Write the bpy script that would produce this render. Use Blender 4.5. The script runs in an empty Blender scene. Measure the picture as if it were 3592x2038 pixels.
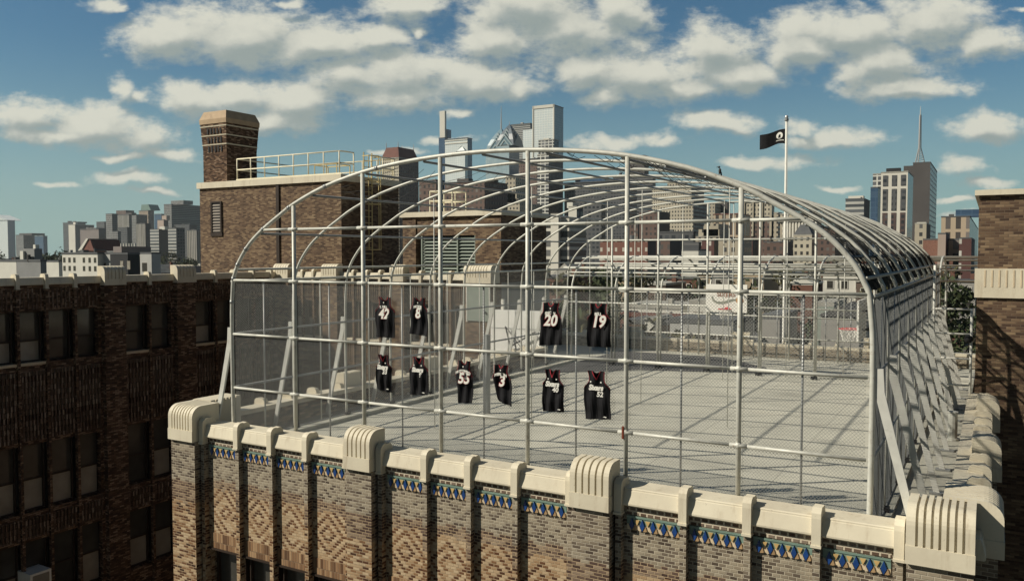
import bpy, bmesh, math, random
from mathutils import Vector, Matrix
R_ = math.radians
rnd = random.Random(7)
SC = bpy.context.scene
COL = SC.collection
# ------------------------------------------------------------------ camera
CAMZ, YAW, PIT, FPX = 4.2037, 0.5248, 0.0441, 2915.86
cam = bpy.data.cameras.new('camera'); camo = bpy.data.objects.new('camera', cam); COL.objects.link(camo)
cam.sensor_width = 36.0; cam.lens = 36.0 * FPX / 3592.0; cam.clip_start = 0.1; cam.clip_end = 20000
camo.location = (0, 0, CAMZ); camo.rotation_euler = (math.pi/2 - PIT, 0, YAW)
SC.camera = camo
SC.view_settings.view_transform = 'Standard'; SC.view_settings.look = 'None'
SC.view_settings.exposure = 0.1; SC.view_settings.gamma = 1.0; SC.view_settings.use_curve_mapping = False
FW = Vector((-math.sin(YAW)*math.cos(PIT), math.cos(YAW)*math.cos(PIT), -math.sin(PIT)))
RT = Vector((math.cos(YAW), math.sin(YAW), 0)); UP = RT.cross(FW)
def ray(x, y): return FW + RT*((x-1796)/FPX) - UP*((y-1019)/FPX)
def atY(x, y, Y):                       # the point at depth Y (metres north) seen on that bearing
    d = ray(x, y); t = Y/d.y; return Vector((d.x*t, Y, d.z*t+CAMZ))
def atX(x, y, X):
    d = ray(x, y); t = X/d.x; return Vector((X, d.y*t, d.z*t+CAMZ))
# ------------------------------------------------------------------ sun and sky
SUND = Vector((1.0, 0.80, -0.962)).normalized()
sun = bpy.data.lights.new('sun', 'SUN'); sun.energy = 5.0; sun.angle = R_(0.53); sun.color = (1.0, 0.92, 0.77)
suno = bpy.data.objects.new('sun', sun); COL.objects.link(suno)
suno.rotation_euler = SUND.to_track_quat('-Z', 'Y').to_euler(); suno.location = (-40, -30, 40)
W = bpy.data.worlds.new('World'); SC.world = W; W.use_nodes = True
wt = W.node_tree; wt.nodes.clear()
def N(t, typ, **kw):
    n = t.nodes.new(typ)
    for k, v in kw.items(): setattr(n, k, v)
    return n
def MA(t, op, a, b=None, c=None, clamp=False):
    n = N(t, 'ShaderNodeMath', operation=op); n.use_clamp = clamp
    for i, v in enumerate((a, b, c)):
        if v is None: continue
        if isinstance(v, (int, float)): n.inputs[i].default_value = v
        else: t.links.new(v, n.inputs[i])
    return n.outputs[0]
def VM(t, op, a, b=None, c=None):
    n = N(t, 'ShaderNodeVectorMath', operation=op)
    for i, v in enumerate((a, b, c)):
        if v is None: continue
        if isinstance(v, (tuple, list)): n.inputs[i].default_value = v
        else: t.links.new(v, n.inputs[i])
    return n.outputs['Value'] if op in ('DOT_PRODUCT', 'LENGTH', 'DISTANCE') else n.outputs['Vector']
def MIX(t, fac, a, b, mode='MIX'):
    n = N(t, 'ShaderNodeMix', data_type='RGBA', blend_type=mode)
    for i, v in ((0, fac), (6, a), (7, b)):
        if isinstance(v, (int, float)): n.inputs[i].default_value = v
        elif isinstance(v, (tuple, list)): n.inputs[i].default_value = (*v[:3], 1)
        else: t.links.new(v, n.inputs[i])
    return n.outputs[2]
def RAMP(t, fac, stops, interp='LINEAR'):
    n = N(t, 'ShaderNodeValToRGB'); r = n.color_ramp; r.interpolation = interp
    while len(r.elements) < len(stops): r.elements.new(0.5)
    for e, (p, c) in zip(r.elements, stops):
        e.position = p; e.color = (*c, 1) if len(c) == 3 else c
    t.links.new(fac, n.inputs[0]); return n.outputs[0]
def NOISE(t, vec, scale, detail=4, rough=0.55, dim='3D'):
    n = N(t, 'ShaderNodeTexNoise', noise_dimensions=dim)
    n.inputs['Scale'].default_value = scale; n.inputs['Detail'].default_value = detail; n.inputs['Roughness'].default_value = rough
    if vec is not None: t.links.new(vec, n.inputs['Vector'])
    return n.outputs[0]
# clouds: bearings (photo pixels /1.4) of each bank turned into sky directions round the northern horizon
CL = [(420,95,120,62),(610,85,200,80),(800,110,170,62),(940,95,100,38),
 (1330,20,190,85),(1430,75,180,85),(1240,110,110,50),(1550,20,80,55),
 (860,190,120,62),(1010,180,170,72),(1190,195,150,62),(1010,235,170,44),(1300,215,70,35),
 (1480,170,95,62),(1620,185,180,62),(1790,130,105,72),(1860,195,90,45),(1700,215,130,35),(1520,230,70,35),
 (2100,85,190,62),(2330,60,140,85),(2190,165,130,66),(2010,130,100,48),(2250,220,170,28),
 (2470,115,100,40),(80,290,110,46),(230,320,150,52),(350,350,90,42),(150,340,150,22),
 (480,245,90,46),(600,235,120,48),(740,255,110,56),(680,300,130,32),(312,228,36,40),(345,240,40,24),
 (1800,308,105,30),(2010,318,70,26),(2110,340,115,28),(2020,350,80,18),(1960,402,115,22),(1870,408,80,16),
 (2470,315,95,40),(2430,415,95,26),(2480,455,80,16),(1560,352,130,24),(1660,360,50,14),(310,405,80,15),(420,392,80,18),(330,455,100,18),(130,468,50,9),(390,485,60,10),
 (1020,15,100,38),(1060,72,26,16),(1160,280,50,14),(1120,350,70,13),(2390,500,70,9),(2420,540,90,9),(1000,380,60,10),
 (265,15,60,20),(300,24,40,12),(720,8,40,10),(2570,30,60,8),(2100,470,60,8),(1830,470,60,8)]
F0 = Vector((-math.sin(YAW), math.cos(YAW), 0))
def skyuv(xo, yo):
    d = ray(xo*1.4, yo*1.4); k = d.dot(F0); return d.dot(RT)/k, d.z/k
ng = bpy.data.node_groups.new('cloud_field', 'ShaderNodeTree')
ng.interface.new_socket('Vector', in_out='INPUT', socket_type='NodeSocketVector')
ng.interface.new_socket('Field', in_out='OUTPUT', socket_type='NodeSocketFloat')
ng.interface.new_socket('Bulk', in_out='OUTPUT', socket_type='NodeSocketFloat')
gi = N(ng, 'NodeGroupInput'); go = N(ng, 'NodeGroupOutput')
v0 = gi.outputs[0]
warp = N(ng, 'ShaderNodeTexNoise'); warp.inputs['Scale'].default_value = 15; warp.inputs['Detail'].default_value = 4
ng.links.new(v0, warp.inputs['Vector'])
wv = VM(ng, 'MULTIPLY', VM(ng, 'SUBTRACT', warp.outputs['Color'], (.5, .5, .5)), (.07, .035, 0))
vw = VM(ng, 'ADD', v0, wv)
best = None
for (x, y, rx, ry) in CL:
    u, v = skyuv(x, y); ru, rv = rx/2083*1.15, ry/2083*1.19
    q = VM(ng, 'MULTIPLY_ADD', vw, (1/ru, 1/rv, 0), (-u/ru, -v/rv, 0))
    d = VM(ng, 'LENGTH', q)
    if rx*ry < 3200: d = MA(ng, 'ADD', d, .12)
    best = d if best is None else MA(ng, 'SMOOTH_MIN', best, d, 0.14)
vs = VM(ng, 'MULTIPLY', v0, (1, 1.5, 1))
n1 = NOISE(ng, vs, 17, 10, .62)
fld = MA(ng, 'ADD', MA(ng, 'SUBTRACT', 1.0, best), MA(ng, 'MULTIPLY', MA(ng, 'SUBTRACT', n1, .5), 1.7))
fld = MA(ng, 'ADD', fld, MA(ng, 'MULTIPLY', MA(ng, 'SUBTRACT', NOISE(ng, VM(ng, 'MULTIPLY', v0, (1, 1.9, 1)), 52, 6, .65), .5), .9))
ng.links.new(fld, go.inputs[0])
ng.links.new(MA(ng, 'ADD', MA(ng, 'SUBTRACT', 1.0, best), MA(ng, 'MULTIPLY', MA(ng, 'SUBTRACT', n1, .5), .8)), go.inputs[1])
tc = N(wt, 'ShaderNodeTexCoord'); D = tc.outputs['Generated']
north = VM(wt, 'DOT_PRODUCT', D, tuple(F0))
kf = MA(wt, 'MAXIMUM', north, 0.05)
uu = MA(wt, 'DIVIDE', VM(wt, 'DOT_PRODUCT', D, tuple(RT)), kf)
sep = N(wt, 'ShaderNodeSeparateXYZ'); wt.links.new(D, sep.inputs[0])
vv = MA(wt, 'DIVIDE', sep.outputs[2], kf)
cmb = N(wt, 'ShaderNodeCombineXYZ'); wt.links.new(uu, cmb.inputs[0]); wt.links.new(vv, cmb.inputs[1])
def field(vec, k=0):
    g = N(wt, 'ShaderNodeGroup', node_tree=ng); wt.links.new(vec, g.inputs[0]); return g.outputs[k]
f1 = field(cmb.outputs[0]); f1b = field(cmb.outputs[0], 1); f2 = field(VM(wt, 'ADD', cmb.outputs[0], (-.008, .017, 0)), 1)
def SMOOTH(t, x, a, b):
    n = N(t, 'ShaderNodeMapRange', interpolation_type='SMOOTHSTEP'); t.links.new(x, n.inputs[0])
    n.inputs[1].default_value = a; n.inputs[2].default_value = b; return n.outputs[0]
dens = MA(wt, 'MULTIPLY', SMOOTH(wt, f1, -.20, .58), SMOOTH(wt, north, .08, .3))
lit = SMOOTH(wt, MA(wt, 'SUBTRACT', MA(wt, 'SUBTRACT', f1b, f2), MA(wt, 'MULTIPLY', f1b, .22)), -.42, .30)      # falling off towards the light = bright crown, rising = grey base
sky = N(wt, 'ShaderNodeTexSky', sky_type='NISHITA'); sky.sun_disc = False
sky.sun_elevation = math.asin(-SUND.z); sky.sun_rotation = math.atan2(-SUND.x, -SUND.y)
sky.altitude = 50; sky.air_density = 1.0; sky.dust_density = 0.5; sky.ozone_density = 2.0
SKYK = 0.055
skyc = MIX(wt, 1.0, sky.outputs[0], (.58, .96, 1.06), 'MULTIPLY')
hz = MA(wt, 'MULTIPLY', SMOOTH(wt, sep.outputs[2], .25, -.07), SMOOTH(wt, north, -.1, .4))
skyc = MIX(wt, 1.0, skyc, RAMP(wt, SMOOTH(wt, north, -.35, .35), [(0, (.28, .28, .28)), (1, (1, 1, 1))]), 'MULTIPLY')
skyc = MIX(wt, MA(wt, 'MULTIPLY', hz, .93), skyc, (.305/SKYK, .43/SKYK, .405/SKYK))
ccol = RAMP(wt, lit, [(0, (.30, .345, .325)), (.3, (.39, .42, .385)), (.6, (.54, .545, .475)), (1, (.67, .66, .56))])
ccol = MIX(wt, 1.0, ccol, (1/SKYK, 1/SKYK, 1/SKYK), 'MULTIPLY')
mixc = MIX(wt, MA(wt, 'MULTIPLY', dens, .95), skyc, ccol)
bg = N(wt, 'ShaderNodeBackground'); bg.inputs[1].default_value = SKYK
wt.links.new(mixc, bg.inputs[0])
wo = N(wt, 'ShaderNodeOutputWorld'); wt.links.new(bg.outputs[0], wo.inputs[0])
W.cycles.sampling_method = 'MANUAL'; W.cycles.sample_map_resolution = 512
# ------------------------------------------------------------------ materials
wuv = bpy.data.node_groups.new('wall_uv', 'ShaderNodeTree')
wuv.interface.new_socket('UV', in_out='OUTPUT', socket_type='NodeSocketVector')
_o = N(wuv, 'NodeGroupOutput'); _g = N(wuv, 'ShaderNodeNewGeometry')
_p = N(wuv, 'ShaderNodeSeparateXYZ'); wuv.links.new(_g.outputs['Position'], _p.inputs[0])
_n = N(wuv, 'ShaderNodeSeparateXYZ'); wuv.links.new(_g.outputs['True Normal'], _n.inputs[0])
_ax = MA(wuv, 'GREATER_THAN', MA(wuv, 'ABSOLUTE', _n.outputs[0]), .6)
_az = MA(wuv, 'GREATER_THAN', MA(wuv, 'ABSOLUTE', _n.outputs[2]), .75)
def lerp(t, f, a, b): return MA(t, 'ADD', MA(t, 'MULTIPLY', a, MA(t, 'SUBTRACT', 1, f)), MA(t, 'MULTIPLY', b, f))
_c = N(wuv, 'ShaderNodeCombineXYZ')
wuv.links.new(lerp(wuv, _ax, _p.outputs[0], _p.outputs[1]), _c.inputs[0])
wuv.links.new(lerp(wuv, _az, _p.outputs[2], _p.outputs[1]), _c.inputs[1])
wuv.links.new(_c.outputs[0], _o.inputs[0])
MATS = {}
def newmat(name, rough=.8, metal=0.0, spec=.3):
    m = bpy.data.materials.new(name); m.use_nodes = True
    b = m.node_tree.nodes['Principled BSDF']; b.inputs['Roughness'].default_value = rough; b.inputs['Metallic'].default_value = metal
    b.inputs['Specular IOR Level'].default_value = spec
    MATS[name] = m; return m, m.node_tree, b
def pos(t): return N(t, 'ShaderNodeNewGeometry').outputs['Position']
def UV(t): return N(t, 'ShaderNodeGroup', node_tree=wuv).outputs[0]
def plain(name, col, rough=.7, metal=0, var=.18, scale=3.0, spec=.3, dirt=None):
    m, t, b = newmat(name, rough, metal, spec)
    n = NOISE(t, pos(t), scale, 5)
    lo = tuple(c*(1-var) for c in col); hi = tuple(min(1, c*(1+var)) for c in col)
    c = RAMP(t, n, [(.3, lo), (.7, hi)])
    if dirt:
        k = SMOOTH(t, NOISE(t, pos(t), scale*2.3, 6, .7), .55, .75)
        c = MIX(t, MA(t, 'MULTIPLY', k, dirt[1]), c, dirt[0])
    t.links.new(c, b.inputs['Base Color']); return m
def terracotta():
    m, t, b = newmat('terracotta', .6)
    p = pos(t)
    c = RAMP(t, NOISE(t, p, 1.3, 5), [(.3, (.58, .525, .41)), (.7, (.69, .635, .50))])
    run = SMOOTH(t, NOISE(t, VM(t, 'MULTIPLY', p, (7, 7, .8)), 1, 6, .7), .50, .78)      # rain streaks
    c = MIX(t, MA(t, 'MULTIPLY', run, .50), c, (.33, .255, .17))
    sp = SMOOTH(t, NOISE(t, p, 14, 5, .75), .62, .74); c = MIX(t, MA(t, 'MULTIPLY', sp, .6), c, (.17, .13, .09))
    t.links.new(c, b.inputs['Base Color'])
    bp = N(t, 'ShaderNodeBump'); bp.inputs['Strength'].default_value = .25; bp.inputs['Distance'].default_value = .01
    t.links.new(NOISE(t, p, 9, 6, .65), bp.inputs['Height']); t.links.new(bp.outputs[0], b.inputs['Normal'])

plain('stone_tan', (.42, .31, .20), .75, 0, .12, 3, dirt=((.25, .17, .10), .5))
plain('terracotta_dirty', (.56, .46, .32), .7, 0, .12, 3, dirt=((.3, .23, .15), .5))
plain('steel_white', (.53, .53, .48), .5, .15, .14, 6, dirt=((.24, .18, .135), .75))
plain('steel_grey', (.33, .34, .34), .45, .45, .14, 6)
plain('wire', (.27, .275, .265), .8, 0, .05, spec=.1)
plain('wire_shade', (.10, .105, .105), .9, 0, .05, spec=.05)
plain('plank_paint', (.56, .56, .52), .6, 0, .12, 4, dirt=((.30, .28, .25), .5))
plain('dark_net', (.03, .032, .03), .9)
plain('bright_white', (.86, .86, .82), .6, 0, .03, 3)
plain('white_paint', (.70, .69, .63), .5, 0, .06, 4, dirt=((.45, .40, .33), .3))
plain('yellow_paint', (.62, .50, .25), .5, 0, .08)
plain('cream_paint', (.80, .74, .56), .5, 0, .06)
plain('rust', (.17, .045, .025), .8)
plain('fabric_black', (.012, .012, .014), .85, 0, .3, 9, spec=.15)
plain('print_red', (.45, .035, .05), .7)
plain('print_white', (.74, .73, .68), .7, 0, .03)
plain('logo_red', (.30, .17, .13), .6)
plain('rim_red', (.55, .05, .06), .5)
plain('glass_dark', (.05, .048, .042), .12, 0, .3, 1.5, spec=.5)
plain('glass_shade', (.27, .25, .21), .3, 0, .25, 1.2, spec=.5)
plain('frame_brown', (.03, .019, .013), .6)
plain('frame_light', (.17, .14, .11), .6)
plain('tile_teal', (.17, .25, .21), .35, 0, .15, 7, spec=.5)
plain('tile_gold', (.50, .34, .14), .4, 0, .15, 9, spec=.5)
plain('tile_blue', (.012, .05, .19), .3, 0, .2, 9, spec=.5)
plain('tile_orange', (.36, .24, .13), .5, 0, .2, 9)
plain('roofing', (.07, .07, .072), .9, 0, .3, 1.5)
plain('roof_light', (.36, .35, .31), .9, 0, .25, .6)
plain('black_iron', (.02, .02, .022), .6)
plain('sage_metal', (.26, .30, .26), .5, 0, .06)
plain('orange_ball', (.48, .25, .10), .6)
plain('olive_mark', (.22, .23, .19), .6)
plain('bark', (.07, .055, .04), .9)
plain('silver', (.65, .66, .66), .3, .6, .05)
plain('bird_feather', (.05, .045, .04), .8)
def leafmat(name, a, b_):
    m, t, b = newmat(name, .7)
    c = RAMP(t, NOISE(t, pos(t), .9, 3), [(.35, a), (.65, b_)])
    t.links.new(c, b.inputs['Base Color'])
leafmat('leaf', (.022, .034, .014), (.055, .07, .026))
leafmat('leaf_olive', (.04, .04, .015), (.085, .078, .032))
def brick(name, stops, mortar, mo=.009, bw=.2, rh=.0635, zones=None, diamond=False, rough=.85, big=.5, rand=1.0):
    """running bond laid out brick by brick, so a pattern can pick whole bricks"""
    m, t, b = newmat(name, rough, 0, .2)
    uv = UV(t); s = N(t, 'ShaderNodeSeparateXYZ'); t.links.new(uv, s.inputs[0])
    wob = NOISE(t, VM(t, 'MULTIPLY', pos(t), (3, 3, 3)), 1, 2)
    x, z = MA(t, 'ADD', s.outputs[0], 500), MA(t, 'ADD', MA(t, 'ADD', s.outputs[1], 500), MA(t, 'MULTIPLY', MA(t, 'SUBTRACT', wob, .5), .012))
    row = MA(t, 'FLOOR', MA(t, 'DIVIDE', z, rh))
    off = MA(t, 'MULTIPLY', MA(t, 'FRACT', MA(t, 'MULTIPLY', row, .5)), bw)
    xo = MA(t, 'DIVIDE', MA(t, 'ADD', x, off), bw); col_ = MA(t, 'FLOOR', xo)
    fx = MA(t, 'MULTIPLY', MA(t, 'FRACT', xo), bw); fz = MA(t, 'MULTIPLY', MA(t, 'FRACT', MA(t, 'DIVIDE', z, rh)), rh)
    ex = MA(t, 'MINIMUM', fx, MA(t, 'SUBTRACT', bw, fx)); ez = MA(t, 'MINIMUM', fz, MA(t, 'SUBTRACT', rh, fz))
    mort_f = MA(t, 'SUBTRACT', 1, SMOOTH(t, MA(t, 'MINIMUM', ex, ez), mo*.4, mo*.85))
    cc = N(t, 'ShaderNodeCombineXYZ'); t.links.new(col_, cc.inputs[0]); t.links.new(row, cc.inputs[1])
    wn = N(t, 'ShaderNodeTexWhiteNoise', noise_dimensions='2D'); t.links.new(cc.outputs[0], wn.inputs['Vector'])
    blot = MA(t, 'SUBTRACT', NOISE(t, pos(t), .8, 4), .5)
    val = MA(t, 'ADD', MA(t, 'MULTIPLY_ADD', wn.outputs[0], rand, .5-.5*rand), MA(t, 'MULTIPLY', blot, big))
    mort = mortar
    if diamond:
        inz = MA(t, 'LESS_THAN', s.outputs[1], -.80)
        bxc = MA(t, 'SUBTRACT', MA(t, 'SUBTRACT', MA(t, 'MULTIPLY', MA(t, 'ADD', col_, .5), bw), off), 500-14.056-.4775)
        bzc = MA(t, 'SUBTRACT', MA(t, 'MULTIPLY', MA(t, 'ADD', row, .5), rh), 500-1.30)
        dx = MA(t, 'ABSOLUTE', MA(t, 'SUBTRACT', MA(t, 'MULTIPLY', MA(t, 'FRACT', MA(t, 'DIVIDE', MA(t, 'ADD', bxc, 95.5), .955)), .955), .4775))
        d = MA(t, 'ADD', dx, MA(t, 'ABSOLUTE', bzc))
        ring = MA(t, 'GREATER_THAN', MA(t, 'FRACT', MA(t, 'DIVIDE', MA(t, 'ADD', d, .03), .235)), .56)
        pv = MA(t, 'ADD', MA(t, 'MULTIPLY', ring, -.52), MA(t, 'MULTIPLY_ADD', wn.outputs[0], .42, .62))
        pv = MA(t, 'ADD', pv, MA(t, 'MULTIPLY', blot, .25))
        val = lerp(t, inz, val, pv)
    col = RAMP(t, val, stops)
    if zones:
        # grey courses above, a darker purple-brown belt, tan and brown courses below: the brick itself changes with the course
        zq = MA(t, 'ADD', MA(t, 'MULTIPLY', row, rh), MA(t, 'MULTIPLY', MA(t, 'SUBTRACT', wn.outputs[0], .5), .10))
        zf = MA(t, 'GREATER_THAN', zq, 500+zones[0])
        belt = MA(t, 'MULTIPLY', MA(t, 'GREATER_THAN', zq, 500+zones[0]-zones[3]), MA(t, 'SUBTRACT', 1, zf))
        col = MIX(t, MA(t, 'MULTIPLY', belt, .75), col, RAMP(t, val, [(.1, (.06, .038, .034)), (.5, (.14, .105, .09)), (.9, (.27, .21, .16))]))
        col = MIX(t, zf, col, RAMP(t, val, zones[1]))
        mort = MIX(t, zf, mortar, zones[2])
    col = MIX(t, MA(t, 'MULTIPLY', NOISE(t, pos(t), 60, 3), .35), col, (.10, .075, .055))
    col = MIX(t, mort_f, col, mort)
    st = SMOOTH(t, NOISE(t, VM(t, 'MULTIPLY', pos(t), (1, 1, .35)), 2.0, 6, .7), .52, .8)
    col = MIX(t, MA(t, 'MULTIPLY', st, .4), col, (.05, .04, .035))
    t.links.new(col, b.inputs['Base Color'])
    bp = N(t, 'ShaderNodeBump'); bp.inputs['Strength'].default_value = .6; bp.inputs['Distance'].default_value = .012
    t.links.new(MA(t, 'SUBTRACT', MA(t, 'MULTIPLY', wn.outputs[0], .5), mort_f), bp.inputs['Height']); t.links.new(bp.outputs[0], b.inputs['Normal'])
    return m
TAN = [(.05, (.04, .014, .007)), (.28, (.105, .038, .015)), (.48, (.25, .135, .065)), (.70, (.42, .285, .165)), (.95, (.54, .415, .27))]
GREY = [(.05, (.07, .052, .04)), (.30, (.15, .118, .09)), (.55, (.27, .225, .165)), (.9, (.37, .32, .24))]
brick('brick_front', TAN, (.40, .30, .19), zones=(-.66, GREY, (.42, .375, .29), .20), diamond=True, big=.45, bw=.112, rh=.054)
brick('brick_pier', TAN, (.36, .27, .17), zones=(-.72, GREY, (.40, .355, .28), .45), big=1.0, bw=.15, rh=.054)
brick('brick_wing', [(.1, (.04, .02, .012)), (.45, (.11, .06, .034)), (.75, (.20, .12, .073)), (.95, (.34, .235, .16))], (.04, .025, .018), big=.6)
brick('brick_flute', [(.1, (.06, .037, .025)), (.45, (.14, .088, .06)), (.75, (.23, .16, .115)), (.95, (.34, .26, .20))], (.03, .02, .014), bw=.09, rh=.20, big=.5)
brick('brick_tower', [(.05, (.05, .028, .021)), (.35, (.115, .07, .046)), (.6, (.18, .118, .073)), (.85, (.26, .18, .11)), (1, (.34, .25, .155))], (.15, .112, .078), bw=.21, rh=.07, big=.9, rand=.85)
brick('brick_band', [(.1, (.10, .06, .04)), (.5, (.17, .12, .09)), (.9, (.24, .19, .15))], (.52, .46, .36), mo=.022, bw=.115, rh=.075, big=.2)
brick('brick_soldier', [(.05, (.10, .045, .02)), (.5, (.27, .15, .075)), (.95, (.42, .27, .15))], (.20, .14, .09), bw=.065, rh=.4, big=.2)
brick('brick_red', [(.1, (.14, .05, .035)), (.6, (.22, .085, .06)), (.95, (.30, .14, .10))], (.28, .2, .16), big=.3)
terracotta()
def concrete():
    m, t, b = newmat('deck_concrete', .85)
    p = pos(t); n1 = NOISE(t, p, .5, 6, .6); n2 = NOISE(t, p, 5, 5, .6)
    c = RAMP(t, n1, [(.3, (.40, .39, .33)), (.5, (.50, .49, .415)), (.72, (.58, .565, .475))])
    c = MIX(t, MA(t, 'MULTIPLY', n2, .25), c, (.30, .29, .25))
    s = N(t, 'ShaderNodeSeparateXYZ'); t.links.new(p, s.inputs[0])
    jx = MA(t, 'LESS_THAN', MA(t, 'FRACT', MA(t, 'DIVIDE', MA(t, 'ADD', s.outputs[1], 30.3), 1.22)), .014)
    jy = MA(t, 'LESS_THAN', MA(t, 'FRACT', MA(t, 'DIVIDE', MA(t, 'ADD', s.outputs[0], 30.3), 2.44)), .007)
    j = MA(t, 'MAXIMUM', jx, jy)
    c = MIX(t, MA(t, 'MULTIPLY', j, .55), c, (.13, .125, .11))
    st = SMOOTH(t, NOISE(t, VM(t, 'MULTIPLY', p, (.4, 1, 1)), 1.1, 5, .7), .58, .72)
    c = MIX(t, MA(t, 'MULTIPLY', st, .3), c, (.52, .47, .37))
    dk = SMOOTH(t, NOISE(t, VM(t, 'MULTIPLY', p, (.55, 1.2, 1)), .8, 6, .68), .54, .70)
    c = MIX(t, MA(t, 'MULTIPLY', dk, .55), c, (.23, .225, .195))
    sp = SMOOTH(t, NOISE(t, p, 9, 5, .75), .63, .72); c = MIX(t, MA(t, 'MULTIPLY', sp, .35), c, (.18, .175, .16))
    t.links.new(c, b.inputs['Base Color'])
concrete()
def facade(name, wall, win, wx, wz, fx=.5, fz=.55, alt=None, rough=.7, jit=.5):
    m, t, b = newmat(name, rough, 0, .4)
    uv = UV(t); s = N(t, 'ShaderNodeSeparateXYZ'); t.links.new(uv, s.inputs[0])
    px = MA(t, 'DIVIDE', MA(t, 'ADD', s.outputs[0], 5000), wx); pz = MA(t, 'DIVIDE', MA(t, 'ADD', s.outputs[1], 5000), wz)
    ix = MA(t, 'LESS_THAN', MA(t, 'ABSOLUTE', MA(t, 'SUBTRACT', MA(t, 'FRACT', px), .5)), fx/2)
    iz = MA(t, 'LESS_THAN', MA(t, 'ABSOLUTE', MA(t, 'SUBTRACT', MA(t, 'FRACT', pz), .5)), fz/2)
    g = N(t, 'ShaderNodeNewGeometry'); nn = N(t, 'ShaderNodeSeparateXYZ'); t.links.new(g.outputs['True Normal'], nn.inputs[0])
    up = MA(t, 'LESS_THAN', MA(t, 'ABSOLUTE', nn.outputs[2]), .5)
    mk = MA(t, 'MULTIPLY', MA(t, 'MULTIPLY', ix, iz), up)
    cc = N(t, 'ShaderNodeCombineXYZ'); t.links.new(MA(t, 'FLOOR', px), cc.inputs[0]); t.links.new(MA(t, 'FLOOR', pz), cc.inputs[1])
    wn = N(t, 'ShaderNodeTexWhiteNoise', noise_dimensions='2D'); t.links.new(cc.outputs[0], wn.inputs['Vector'])
    wc = MIX(t, MA(t, 'MULTIPLY', MA(t, 'POWER', wn.outputs[0], 3), jit), win, alt or tuple(min(1, c*4+.1) for c in win))
    n = NOISE(t, pos(t), .05, 4)
    w = RAMP(t, n, [(.3, tuple(c*.85 for c in wall)), (.7, tuple(c*1.12 for c in wall))])
    t.links.new(MIX(t, mk, w, wc), b.inputs['Base Color'])
    rr = MA(t, 'SUBTRACT', rough, MA(t, 'MULTIPLY', mk, rough-.25)); t.links.new(rr, b.inputs['Roughness'])
    return m
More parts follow.
